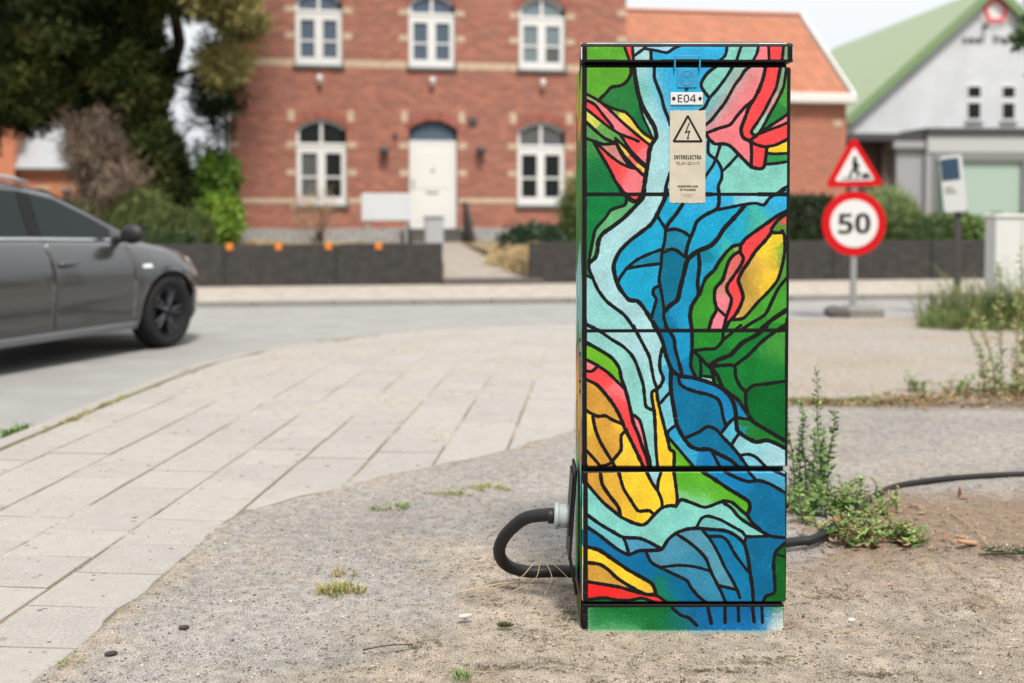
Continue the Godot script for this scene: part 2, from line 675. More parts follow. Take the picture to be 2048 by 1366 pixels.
func build_pavement() -> void:
	var pave := Node3D.new()
	put(pave, "pavement")
	kind(pave, "structure")
	var outline := PackedVector2Array()
	var kz := -11.5
	while kz < -1.6:
		outline.append(Vector2(tab(kz, KERB) + 0.15, kz))
		kz += 0.25
	var ez := -1.6
	while ez > -11.5:
		outline.append(Vector2(tab(ez, EDGE) + 0.010 * sin(ez * 23.0) + 0.05 * patchy.get_noise_2d(ez * 9.0, 4.0), ez))
		ez -= 0.12
	var a := Vector2(sin(deg_to_rad(4.5)), -cos(deg_to_rad(4.5)))
	var b := Vector2(cos(deg_to_rad(4.5)), sin(deg_to_rad(4.5)))
	var pitch := 0.316
	var slabs: Array = []
	for k in range(-6, 9):
		for n in range(0, 34):
			var b0 := -1.41 + pitch * k
			var a0 := 1.3 + pitch * (n + (0.5 if posmod(k, 2) == 0 else 0.0)) + 0.09
			var gap := 0.0045 + rnd(0, 0.0025)
			var sq := PackedVector2Array()
			for c in [[0, 0], [1, 0], [1, 1], [0, 1]]:
				var u: float = b0 + (gap + 0.0016 if c[0] == 0 else pitch - gap - 0.0016) + rnd(-0.0015, 0.0015)
				var v: float = a0 + (gap if c[1] == 0 else pitch - gap) + rnd(-0.0015, 0.0015)
				sq.append(b * u + a * v)
			for piece in Geometry2D.intersect_polygons(sq, outline):
				var area := 0.0
				for i in piece.size():
					area += piece[i].cross(piece[(i + 1) % piece.size()]) / 2.0
				if absf(area) > 0.0025:
					slabs.append([(b0 * b + a0 * a).length(), piece])
	slabs.sort_custom(func(p, q): return p[0] < q[0])
	var rest := new_st()
	for i in slabs.size():
		var st := new_st() if i < 300 else rest
		slab(st, slabs[i][1], -0.02, 0.005 + rnd(-0.0018, 0.0018), Vector2(rnd(-0.006, 0.006), rnd(-0.006, 0.006)))
		if i < 300:
			obj("paving_tile", st, M["tile%d" % (rng.randi() % 5)], pave)
	if slabs.size() > 300:
		kind(obj("paving_tiles", rest, M.tile0, pave), "stuff")
	print("tiles ", slabs.size())
	# kerb stones along the road
	var kerb := Node3D.new()
	put(kerb, "kerb")
	kind(kerb, "structure")
	var line := PackedVector3Array()
	for i in range(KERB.size() - 1, -1, -1):
		line.append(Vector3(KERB[i][1], 0, KERB[i][0]))
	var fine := curve(line, 10)
	var from := fine[0]
	var i := 1
	while i < fine.size():
		if fine[i].distance_to(from) >= 0.8 or i == fine.size() - 1:
			var to := fine[i]
			if from.z < 0.5 and from.x < 9.0:
				var d := (to - from).normalized()
				var s := Vector3(-d.z, 0, d.x)
				if s.x < 0 and s.z > 0:
					s = -s
				s = Vector3(-d.z, 0, d.x)
				var st := new_st()
				var t := Transform3D(Basis(s, Vector3.UP, d), from)
				cbox(st, Vector3(0.0, -0.12, 0.004), Vector3(0.115, 0.004 + rnd(-0.002, 0.002), from.distance_to(to) - 0.004), 0.006, t)
				obj("kerb_stone", st, M.kerb, kerb)
			from = to
		i += 1


# a paving tile from its outline in x and z, with a chamfered rim
func slab(st: SurfaceTool, poly: PackedVector2Array, y0: float, y1: float, tilt: Vector2) -> void:
	var inner := Geometry2D.offset_polygon(poly, -0.004)
	if inner.is_empty():
		return
	var top: PackedVector2Array = inner[0]
	var mid := Vector2.ZERO
	for p in poly:
		mid += p
	mid /= poly.size()
	var lift := func(p: Vector2, y: float) -> Vector3:
		return Vector3(p.x, y + (p - mid).dot(tilt), p.y)
	var ids := Geometry2D.triangulate_polygon(top)
	for i in range(0, ids.size(), 3):
		tri(st, lift.call(top[ids[i]], y1), lift.call(top[ids[i + 1]], y1), lift.call(top[ids[i + 2]], y1), Vector3(mid.x, y0 - 1.0, mid.y))
	var c := Vector3(mid.x, y0, mid.y)
	for i in poly.size():
		var p := poly[i]
		var q := poly[(i + 1) % poly.size()]
		var pi := nearest(top, p)
		var qi := nearest(top, q)
		quad(st, lift.call(p, y1 - 0.003), lift.call(q, y1 - 0.003), lift.call(qi, y1), lift.call(pi, y1), c)
		quad(st, lift.call(p, y0), lift.call(q, y0), lift.call(q, y1 - 0.003), lift.call(p, y1 - 0.003), c)


func nearest(poly: PackedVector2Array, p: Vector2) -> Vector2:
	var best := poly[0]
	for q in poly:
		if q.distance_squared_to(p) < best.distance_squared_to(p):
			best = q
	return best


# the far side of the road: a pavement, the low dark wall with a gap for the path
func build_far_side() -> void:
	var t := Transform3D(Basis(Vector3.UP, deg_to_rad(9)), Vector3(-4.6, 0, -17.0))
	var st := new_st()
	cbox(st, Vector3(-40, -0.2, -0.3), Vector3(40, 0.0, 2.72), 0.0, Transform3D(Basis(Vector3.UP, deg_to_rad(7.5)), Vector3(-4.6, 0, -17.0)))
	kind(obj("far_pavement", st, M.far_pave), "structure")
	var kerb := Node3D.new()
	put(kerb, "far_kerb")
	kind(kerb, "structure")
	kerb.rotation.y = deg_to_rad(7.5)
	kerb.position = Vector3(-4.6, 0, -17.0)
	for k in range(-6, 16):
		part_box("kerb_stone", Vector3(k + 0.004, -0.2, 2.725), Vector3(k + 0.996, 0.012, 2.845), 0.012, M.concrete, kerb)
	for side in 2:
		var w := thing("garden_wall", ["low dark grey concrete garden wall in front of the brick house, orange tags on top", "low dark grey concrete wall behind the road signs, under the hedges"][side], "wall", t.origin, 9.0)
		var cuts: Array = [[-9.0, -6.3, -4.0, -1.7, 0.33, 1.974, 3.605], [4.92, 6.6, 8.3, 9.9, 11.6, 13.4, 15.2]][side]
		for i in cuts.size() - 1:
			part_box("wall_panel", Vector3(cuts[i] + 0.022, -0.1, -0.13), Vector3(cuts[i + 1] - 0.022, 0.628 + rnd(-0.006, 0.006), 0.0), 0.01, M.wall, w)
			if i > 0:
				part_box("wall_joint", Vector3(cuts[i] - 0.022, -0.1, -0.12), Vector3(cuts[i] + 0.022, 0.61, -0.03), 0.0, M.joint, w)
	for i in 4:
		var o := thing("marker_tag", "orange tag on the dark garden wall, " + ["at the joint by the car's bonnet", "second from the car", "third from the car, beside the panel joint", "nearest the path to the white door"][i], "marker", t * Vector3([0.41, 1.124, 1.862, 2.61][i], 0.628, -0.06), 9.0, "orange tags on the garden wall")
		part_box("tag_plate", Vector3(-0.05, -0.09, 0.062), Vector3(0.05, 0.012, 0.078), 0.006, M.orange, o)
		part_box("tag_hook", Vector3(-0.03, 0.004, -0.08), Vector3(0.03, 0.014, 0.07), 0.002, M.orange, o)
	# the lot behind the wall and the path across it
	st = new_st()
	cbox(st, Vector3(-30, -0.15, -30), Vector3(3.62, 0.33, -0.14), 0.0, t)
	kind(obj("garden_ground", st, M.lot), "structure")
	st = new_st()
	cbox(st, Vector3(4.90, -0.15, -30), Vector3(34, 0.34, -0.14), 0.0, t)
	kind(obj("garden_ground", st, M.lot), "structure")
	st = new_st()
	var p := [Vector3(3.60, 0.075, -0.05), Vector3(5.02, 0.075, -0.05), Vector3(4.95, 0.345, -9.6), Vector3(3.61, 0.345, -9.6)]
	quad(st, t * p[0], t * p[1], t * p[2], t * p[3], t * Vector3(4.3, -3, -5))
	kind(obj("path", st, M.path), "structure")
	part_box("path_step", Vector3(3.58, -0.1, -0.3), Vector3(5.12, 0.082, 0.16), 0.012, M.concrete_dark, kind(put_at("path_edge", t.origin, 9.0), "structure"))


func put_at(called: String, at: Vector3, turn: float) -> Node3D:
	var o := Node3D.new()
	put(o, called)
	o.position = at
	o.rotation.y = deg_to_rad(turn)
	return o


# ------------------------------------------------------------------ brick buildings
# openings: [x0, x1, bottom, spring, top]; an arch when top > spring
func span_at(o: Array, y: float) -> Vector2:
	if y < o[2] or y > o[4]:
		return Vector2(1, -1)
	if y <= o[3]:
		return Vector2(o[0], o[1])
	var half: float = (o[1] - o[0]) / 2.0
	var rise: float = o[4] - o[3]
	var r: float = (half * half + rise * rise) / (2.0 * rise)
	var yc: float = o[4] - r
	var w := sqrt(maxf(r * r - (y - yc) * (y - yc), 0.0))
	return Vector2((o[0] + o[1]) / 2.0 - w, (o[0] + o[1]) / 2.0 + w)


func brick_face(b: Node3D, t: Transform3D, width: float, y0: float, y1: float, openings: Array, bands: Array, tone: Color, vary: float) -> void:
	var unit := box_mesh(Vector3(-0.5, -0.5, -0.5), Vector3(0.5, 0.5, 0.5), 0.04)
	var places: Array = []
	var tints: Array = []
	var mortar := new_st()
	var course := 0.070
	var rows := int((y1 - y0) / course)
	for r in rows:
		var y := y0 + (r + 0.5) * course
		var free: Array = [[0.0, width]]
		for o in openings:
			var s := span_at(o, y)
			if s.y <= s.x:
				s = span_at(o, y + course * 0.5)
			if s.y <= s.x:
				continue
			var next: Array = []
			for f in free:
				if s.y <= f[0] or s.x >= f[1]:
					next.append(f)
					continue
				if s.x > f[0] + 0.01:
					next.append([f[0], s.x])
				if s.y < f[1] - 0.01:
					next.append([s.y, f[1]])
			free = next
		var banded := false
		for bd in bands:
			banded = banded or (y > bd[0] and y < bd[1])
		for f in free:
			cbox(mortar, Vector3(f[0], y - course / 2.0, -0.24), Vector3(f[1], y + course / 2.0, -0.010), 0.0, t)
			if banded:
				continue
			var x: float = f[0]
			var first := true
			while x < f[1] - 0.015:
				var l := 0.215 if not first or r % 2 == 0 else 0.105
				first = false
				l = minf(l, f[1] - x - 0.004)
				if f[1] - x - l < 0.05:
					l = f[1] - x - 0.004
				places.append(t * Transform3D(Basis.from_scale(Vector3(l - 0.008, course - 0.011, 0.05)), Vector3(x + l / 2.0, y, -0.024 + rnd(0, 0.003))))
				var v := 1.0 + rnd(-vary, vary)
				var c := tone * v
				if rng.randf() < 0.08:
					c = c.lerp(Color(0.24, 0.15, 0.12), 0.5)
				elif rng.randf() < 0.14:
					c = c.lerp(Color(0.60, 0.25, 0.15), 0.35)
				c.a = 1.0
				tints.append(c)
				x += l + 0.001
	kind(obj("mortar", mortar, M.mortar, b), "stuff")
	scatter("brick", unit, M.brick, places, tints, b)


func reveal(b: Node3D, o: Array, depth: float, m: Material) -> void:
	var st := new_st()
	var pts: Array = [Vector2(o[0], o[2]), Vector2(o[0], o[3])]
	if o[4] > o[3]:
		for k in range(0, 11):
			var y := 0.0
			var x: float = lerpf(o[0], o[1], k / 10.0)
			var half: float = (o[1] - o[0]) / 2.0
			var rise: float = o[4] - o[3]
			var r: float = (half * half + rise * rise) / (2.0 * rise)
			y = o[4] - r + sqrt(maxf(r * r - pow(x - (o[0] + o[1]) / 2.0, 2), 0.0))
			pts.append(Vector2(x, y))
	pts.append(Vector2(o[1], o[3]))
	pts.append(Vector2(o[1], o[2]))
	for i in pts.size() - 1:
		var a: Vector2 = pts[i]
		var c: Vector2 = pts[i + 1]
		if a.distance_to(c) < 0.001:
			continue
		var away := (a + c) / 2.0 + ((a + c) / 2.0 - Vector2((o[0] + o[1]) / 2.0, (o[2] + o[3]) / 2.0)) * 0.5
		quad(st, Vector3(a.x, a.y, -0.012), Vector3(c.x, c.y, -0.012), Vector3(c.x, c.y, -depth), Vector3(a.x, a.y, -depth), Vector3(away.x, away.y, -depth / 2.0))
	obj("reveal", st, m, b)


func arch_poly(o: Array, inset: float, y_from: float) -> PackedVector2Array:
	var q := [o[0] + inset, o[1] - inset, y_from, o[3] - inset * 0.6, o[4] - inset]
	var p := PackedVector2Array([Vector2(q[1], y_from), Vector2(q[0], y_from)])
	for k in range(0, 13):
		var x: float = lerpf(q[0], q[1], k / 12.0)
		var half: float = (q[1] - q[0]) / 2.0
		var rise: float = q[4] - q[3]
		var r: float = (half * half + rise * rise) / (2.0 * rise)
		p.append(Vector2(x, q[4] - r + sqrt(maxf(r * r - pow(x - (q[0] + q[1]) / 2.0, 2), 0.0))))
	return p


# a tall sash window under a segmental arch
func arch_window(b: Node3D, o: Array, transom: float, panes: Array, bottom_rail: float) -> void:
	var z := -0.14
	var st := new_st()
	var x0: float = o[0]
	var x1: float = o[1]
	var xm: float = (x0 + x1) / 2.0
	cbox(st, Vector3(x0 + 0.001, o[2], z), Vector3(x0 + 0.12, transom, z + 0.07), 0.008)
	cbox(st, Vector3(x1 - 0.12, o[2], z), Vector3(x1 - 0.001, transom, z + 0.07), 0.008)
	cbox(st, Vector3(x0 + 0.12, o[2], z), Vector3(x1 - 0.12, o[2] + bottom_rail, z + 0.07), 0.008)
	cbox(st, Vector3(x0 + 0.12, transom - 0.17, z), Vector3(x1 - 0.12, transom, z + 0.068), 0.008)
	cbox(st, Vector3(x0 - 0.0, transom, z), Vector3(x1 + 0.0, transom + 0.075, z + 0.085), 0.01)
	cbox(st, Vector3(xm - 0.10, o[2] + bottom_rail, z), Vector3(xm + 0.10, transom - 0.17, z + 0.072), 0.008)
	var yb: float = (o[2] + bottom_rail + transom - 0.17) / 2.0 - 0.05
	cbox(st, Vector3(x0 + 0.12, yb - 0.025, z + 0.01), Vector3(xm - 0.10, yb + 0.025, z + 0.05), 0.004)
	cbox(st, Vector3(xm + 0.10, yb - 0.025, z + 0.01), Vector3(x1 - 0.12, yb + 0.025, z + 0.05), 0.004)
	# top light: a rim that follows the arch, one bar
	var rim := arch_poly(o, 0.0, transom + 0.075)
	var hole := arch_poly(o, 0.075, transom + 0.076)
	for i in range(1, rim.size() - 1):
		var a := rim[i]
		var c := rim[i + 1]
		var d := hole[mini(i + 1, hole.size() - 1)]
		var e := hole[i]
		quad(st, Vector3(a.x, a.y, z + 0.06), Vector3(c.x, c.y, z + 0.06), Vector3(d.x, d.y, z + 0.06), Vector3(e.x, e.y, z + 0.06), Vector3(xm, transom, z - 1))
		quad(st, Vector3(e.x, e.y, z + 0.06), Vector3(d.x, d.y, z + 0.06), Vector3(d.x, d.y, z), Vector3(e.x, e.y, z), Vector3(d.x + (d.x - xm), d.y + 1.0, z))
	cbox(st, Vector3(xm - 0.035, transom + 0.075, z), Vector3(xm + 0.035, o[4] - 0.06, z + 0.058), 0.006)
	var w := obj("window", st, M.frame, b)
	var lights := [[x0 + 0.12, xm - 0.10, o[2] + bottom_rail, yb - 0.025], [x0 + 0.12, xm - 0.10, yb + 0.025, transom - 0.17], [xm + 0.10, x1 - 0.12, o[2] + bottom_rail, yb - 0.025], [xm + 0.10, x1 - 0.12, yb + 0.025, transom - 0.17]]
	for i in 4:
		part_box("pane", Vector3(lights[i][0], lights[i][2], z + 0.012), Vector3(lights[i][1], lights[i][3], z + 0.024), 0.0, panes[i], w)
	for s in 2:
		var half := PackedVector2Array()
		for p in arch_poly(o, 0.074, transom + 0.074):
			half.append(Vector2(minf(p.x, xm - 0.034) if s == 0 else maxf(p.x, xm + 0.034), p.y))
		var clean := PackedVector2Array()
		for p in half:
			if clean.is_empty() or clean[clean.size() - 1].distance_to(p) > 0.02:
				clean.append(p)
		var g := new_st()
		plate(g, clean, z + 0.012, z + 0.024)
		obj("pane", g, panes[4 + s], w)


func arch_bricks(b: Node3D, o: Array) -> void:
	var half: float = (o[1] - o[0]) / 2.0
	var rise: float = o[4] - o[3]
	var r: float = (half * half + rise * rise) / (2.0 * rise)
	var c := Vector2((o[0] + o[1]) / 2.0, o[4] - r)
	var f := asin(half / r)
	var n := int(2.0 * f * r / 0.072)
	for k in n + 1:
		var g := -f + 2.0 * f * k / n
		var t := Transform3D(Basis(Vector3(0, 0, 1), -g), Vector3(c.x + sin(g) * (r + 0.11), c.y + cos(g) * (r + 0.11), 0.0))
		var st := new_st()
		cbox(st, Vector3(-0.032, -0.108, -0.05), Vector3(0.032, 0.108, 0.012), 0.004, t)
		obj("arch_brick", st, M["arch%d" % (rng.randi() % 3)], b)


func build_house() -> void:
	for k in 3:
		M["arch%d" % k] = mat([0.30, 0.26, 0.33][k], [0.10, 0.085, 0.115][k], [0.075, 0.065, 0.085][k], 0.9)
	var b := thing("brick_house", "two storey red brick house with cream bands and arched white windows", "house", Vector3(-6.62, 0, -27.0), 10.0)
	var W := 9.6
	var up := [[1.535, 2.625, 4.53, 6.05, 6.30], [4.21, 5.32, 4.53, 6.05, 6.30], [6.90, 8.045, 4.53, 6.05, 6.30]]
	var down := [[1.54, 2.71, 1.21, 3.04, 3.26], [6.86, 8.05, 1.21, 3.04, 3.26]]
	var door := [4.21, 5.375, 0.62, 3.04, 3.26]
	var all: Array = up + down + [door]
	brick_face(b, Transform3D(), W, 0.66, 7.6, all, [[1.25, 1.385], [4.49, 4.665]], Color(0.36, 0.152, 0.114), 0.17)
	for o in all:
		reveal(b, o, 0.24, M.mortar)
		arch_bricks(b, o)
	# bands between the openings
	for bd in [[1.25, 1.385, [[0, 1.50], [2.75, 4.17], [5.41, 6.82], [8.09, W]]], [4.49, 4.665, [[0, 1.50], [2.66, 4.17], [5.36, 6.86], [8.08, W]]]]:
		for s in bd[2]:
			part_box("stone_band", Vector3(s[0], bd[0] + 0.003, -0.1), Vector3(s[1], bd[1] - 0.003, 0.008), 0.004, M.cream, b)
	# cream blocks beside the openings and on the corner
	for o in all:
		var first: float = o[3] + 0.25
		var lower: bool = o[2] < 4.0
		var ys: Array = [3.33, 2.64, 1.985] if lower else [5.83, 5.215]
		for k in ys.size():
			for s in [-1, 1]:
				var xe: float = o[0] if s < 0 else o[1]
				var big: bool = lower and k == 0
				var lo := Vector3(xe - (0.24 if s < 0 else -0.012), ys[k] - (0.14 if big else 0.075), -0.06)
				var hi := Vector3(xe + (0.24 if s > 0 else -0.012), ys[k] + (0.14 if big else 0.075), 0.016)
				if big:
					lo.x = xe - (0.19 if s < 0 else -0.03)
					hi.x = xe + (0.19 if s > 0 else -0.03)
				part_box("cream_block", lo, hi, 0.006, M.cream, b)
	for k in 9:
		var y: float = [1.985, 2.65, 3.35, 4.0, 5.3, 5.95, 6.6, 7.2, 0.85][k]
		part_box("corner_block", Vector3(-0.004, y - 0.075, -0.06), Vector3(0.25 if k % 2 == 0 else 0.22, y + 0.075, 0.014), 0.006, M.cream, b)
		part_box("corner_block", Vector3(W - 0.24, y - 0.075, -0.06), Vector3(W + 0.004, y + 0.075, 0.014), 0.006, M.cream, b)
	for o in up + down:
		var high: bool = o[2] > 4.0
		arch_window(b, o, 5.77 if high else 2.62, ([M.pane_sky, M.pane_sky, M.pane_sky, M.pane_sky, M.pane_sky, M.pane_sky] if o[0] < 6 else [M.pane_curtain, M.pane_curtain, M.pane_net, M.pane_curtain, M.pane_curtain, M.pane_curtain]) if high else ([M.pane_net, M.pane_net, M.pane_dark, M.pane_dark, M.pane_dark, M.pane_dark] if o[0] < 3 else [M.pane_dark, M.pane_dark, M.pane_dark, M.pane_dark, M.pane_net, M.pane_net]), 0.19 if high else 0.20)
		part_box("window_sill", Vector3(o[0] - 0.06, o[2] - 0.085, -0.2), Vector3(o[1] + 0.06, o[2] - 0.004, 0.07), 0.008, M.sill, b)
	# the white front door and its fanlight
	var dr := part_box("door", Vector3(door[0] + 0.01, 0.64, -0.14), Vector3(door[1] - 0.01, 2.72, -0.085), 0.008, M.door, b)
	part_box("door_panel", Vector3(4.40, 1.62, -0.086), Vector3(5.18, 2.52, -0.076), 0.006, M.door, dr)
	part_box("door_panel", Vector3(4.40, 0.82, -0.086), Vector3(5.18, 1.46, -0.076), 0.006, M.door, dr)
	part_box("letter_slot", Vector3(4.62, 1.50, -0.078), Vector3(4.92, 1.55, -0.068), 0.004, M.metal, dr)
	part_box("door_handle", Vector3(4.30, 1.62, -0.08), Vector3(4.335, 1.86, -0.04), 0.006, M.metal, dr)
	part_box("door_knocker", Vector3(4.76, 2.02, -0.078), Vector3(4.82, 2.12, -0.055), 0.008, M.metal, dr)
	var fl := new_st()
	plate(fl, arch_poly(door, 0.05, 2.76), -0.14, -0.125)
	var fan := obj("fanlight", fl, M.pane_sky, b)
	part_box("frame", Vector3(door[0] + 0.01, 2.715, -0.145), Vector3(door[1] - 0.01, 2.775, -0.08), 0.006, M.frame, fan)
	# plinth, steps, lamps
	for s in [[0.0, 4.17], [5.42, W]]:
		part_box("plinth", Vector3(s[0], 0.2, -0.24), Vector3(s[1], 0.655, 0.035), 0.01, M.plinth, b)
	for k in 3:
		part_box("door_step", Vector3(4.0, 0.2, -0.3 - 0.001 * k), Vector3(5.75, 0.335 + 0.14 * k, 0.95 - 0.3 * k), 0.012, M.concrete_dark, b)
	for s in [[3.607, 2.50], [5.932, 2.52]]:
		var l := new_st(false)
		lathe(l, [Vector2(0.0, -0.11), Vector2(0.09, -0.08), Vector2(0.13, 0.0), Vector2(0.09, 0.09), Vector2(0.0, 0.12)], 14, Transform3D(Basis(), Vector3(s[0], s[1], 0.15)))
		lathe(l, [Vector2(0.0, 0.0), Vector2(0.06, 0.0), Vector2(0.06, 0.1), Vector2(0.0, 0.1)], 10, Transform3D(Basis(Vector3.RIGHT, PI / 2), Vector3(s[0], s[1], 0.0)))
		obj("wall_lamp", l, M.grey_dark, b)
	for s in [[2.092, 4.20], [4.765, 4.20], [7.468, 4.20]]:
		var l := new_st(false)
		lathe(l, [Vector2(0.0, -0.16), Vector2(0.045, -0.15), Vector2(0.075, 0.0), Vector2(0.06, 0.08), Vector2(0.0, 0.09)], 12, Transform3D(Basis(Vector3.RIGHT, 0.3), Vector3(s[0], s[1], 0.12)))
		obj("wall_lamp", l, M.white, b)
	part_box("air_vent", Vector3(5.64, 3.14, -0.01), Vector3(5.86, 3.33, 0.04), 0.01, M.grey_dark, b)
	part_box("wall_anchor", Vector3(3.82, 2.80, -0.01), Vector3(3.93, 2.94, 0.04), 0.01, M.grey_dark, b)
	part_box("wall_anchor", Vector3(0.34, 4.16, -0.01), Vector3(0.46, 4.30, 0.04), 0.01, M.grey_dark, b)
	var pipe := new_st(false)
	tube(pipe, PackedVector3Array([Vector3(-0.07, 0.2, 0.0), Vector3(-0.07, 7.5, 0.0)]), [0.05], 10)
	obj("downpipe", pipe, M.grey_dark, b)
	# side and back walls, rooms' depth, roof
	var side := new_st()
	cbox(side, Vector3(0.0, 0.1, -9.0), Vector3(0.02, 7.6, -0.24))
	cbox(side, Vector3(W - 0.02, 0.1, -9.0), Vector3(W, 7.6, -0.24))
	cbox(side, Vector3(0.02, 0.1, -9.0), Vector3(W - 0.02, 7.6, -8.98))
	cbox(side, Vector3(0.0, 0.1, -0.24), Vector3(4.17, 0.2, -0.02))
	obj("side_wall", side, M.mortar, b)
	part_box("cornice", Vector3(-0.15, 7.6, -9.1), Vector3(W + 0.15, 7.95, 0.25), 0.03, M.cream, b)
	var rf := new_st()
	var e := [Vector3(-0.35, 7.95, 0.4), Vector3(W + 0.35, 7.95, 0.4), Vector3(W + 0.35, 7.95, -9.3), Vector3(-0.35, 7.95, -9.3)]
	var r0 := Vector3(3.6, 10.8, -4.4)
	var r1 := Vector3(W - 3.6, 10.8, -4.4)
	var inside := Vector3(W / 2, 6, -4.4)
	quad(rf, e[0], e[1], r1, r0, inside)
	quad(rf, e[2], e[3], r0, r1, inside)
	tri(rf, e[1], e[2], r1, inside)
	tri(rf, e[3], e[0], r0, inside)
	obj("roof", rf, M.slate, b)


func build_annex() -> void:
	var b := thing("brick_annex", "low brick annex with orange tiled roof and white gutter behind the house", "building", Vector3(2.6, 0, -30.5), 9.0)
	brick_face(b, Transform3D(), 6.62, 0.2, 4.0, [], [], Color(0.45, 0.185, 0.13), 0.10)
	part_box("cream_block", Vector3(6.25, 3.35, -0.06), Vector3(6.49, 3.53, 0.016), 0.006, M.cream, b)
	var st := new_st()
	cbox(st, Vector3(6.60, 0.1, -7.0), Vector3(6.62, 4.0, -0.24))
	cbox(st, Vector3(0.0, 0.1, -7.0), Vector3(0.02, 4.0, -0.24))
	for x in [0.01, 6.61]:
		tri(st, Vector3(x, 4.0, -0.02), Vector3(x, 4.0, -7.0), Vector3(x, 6.6, -3.5), Vector3(3.3, 4.5, -3.5))
	obj("side_wall", st, M.mortar, b)
	part_box("gutter", Vector3(-0.2, 3.97, -0.02), Vector3(6.80, 4.24, 0.28), 0.03, M.white, b)
	# roof: a deck, tiles laid in rows on it, white verge boards
	var rise := 2.75
	var run := 3.6
	var slope := Vector2(run, rise).length()
	var ang := atan2(rise, run)
	var deck := new_st()
	quad(deck, Vector3(-0.1, 4.2, 0.15), Vector3(6.74, 4.2, 0.15), Vector3(6.74, 4.2 + rise, 0.15 - run), Vector3(-0.1, 4.2 + rise, 0.15 - run), Vector3(3, 3, -3))
	quad(deck, Vector3(-0.1, 4.2, 0.15 - 2 * run), Vector3(6.74, 4.2, 0.15 - 2 * run), Vector3(6.74, 4.2 + rise, 0.15 - run), Vector3(-0.1, 4.2 + rise, 0.15 - run), Vector3(3, 3, -3))
	var roof := obj("roof", deck, M.mortar, b)
	var pan := new_st(false)
	for k in 6:
		var f0 := float(k) / 6.0
		var f1 := float(k + 1) / 6.0
		var h := func(f: float) -> float: return 0.022 * sin(f * TAU) + 0.02
		quad(pan, Vector3(f0 * 0.23, h.call(f0) + 0.02, 0), Vector3(f1 * 0.23, h.call(f1) + 0.02, 0), Vector3(f1 * 0.23, h.call(f1), -0.36), Vector3(f0 * 0.23, h.call(f0), -0.36), Vector3(0.11, -1, -0.18))
		quad(pan, Vector3(f0 * 0.23, h.call(f0) + 0.02, 0), Vector3(f1 * 0.23, h.call(f1) + 0.02, 0), Vector3(f1 * 0.23, h.call(f1) + 0.003, 0), Vector3(f0 * 0.23, h.call(f0) + 0.003, 0), Vector3(0.11, 0, -1))
	var mesh := done(pan)
	var places: Array = []
	var tints: Array = []
	for r in int(slope / 0.33):
		for c in int(6.8 / 0.222):
			var s := r * 0.33
			places.append(Transform3D(Basis(Vector3.RIGHT, ang), Vector3(-0.08 + c * 0.222, 4.215 + s * sin(ang), 0.16 - s * cos(ang))))
			var v := rnd(0.86, 1.12)
			var tint := Color(0.43, 0.18, 0.11) * v
			if rng.randf() < 0.15:
				tint = tint.lerp(Color(0.36, 0.19, 0.13), 0.5)
			tint.a = 1.0
			tints.append(tint)
	scatter("roof_tiles", mesh, M.roof_tile, places, tints, roof)
	st = new_st()
	cbox(st, Vector3(6.72, -0.02, -slope), Vector3(6.79, 0.08, 0.05), 0.01, Transform3D(Basis(Vector3.RIGHT, ang), Vector3(0, 4.2, 0.15)))
	obj("verge_board", st, M.white, b)
	part_box("ridge", Vector3(-0.1, 4.17 + rise, 0.05 - run), Vector3(6.74, 4.27 + rise, 0.25 - run), 0.04, M.orange_tile if M.has("orange_tile") else mat(0.50, 0.17, 0.07), b)


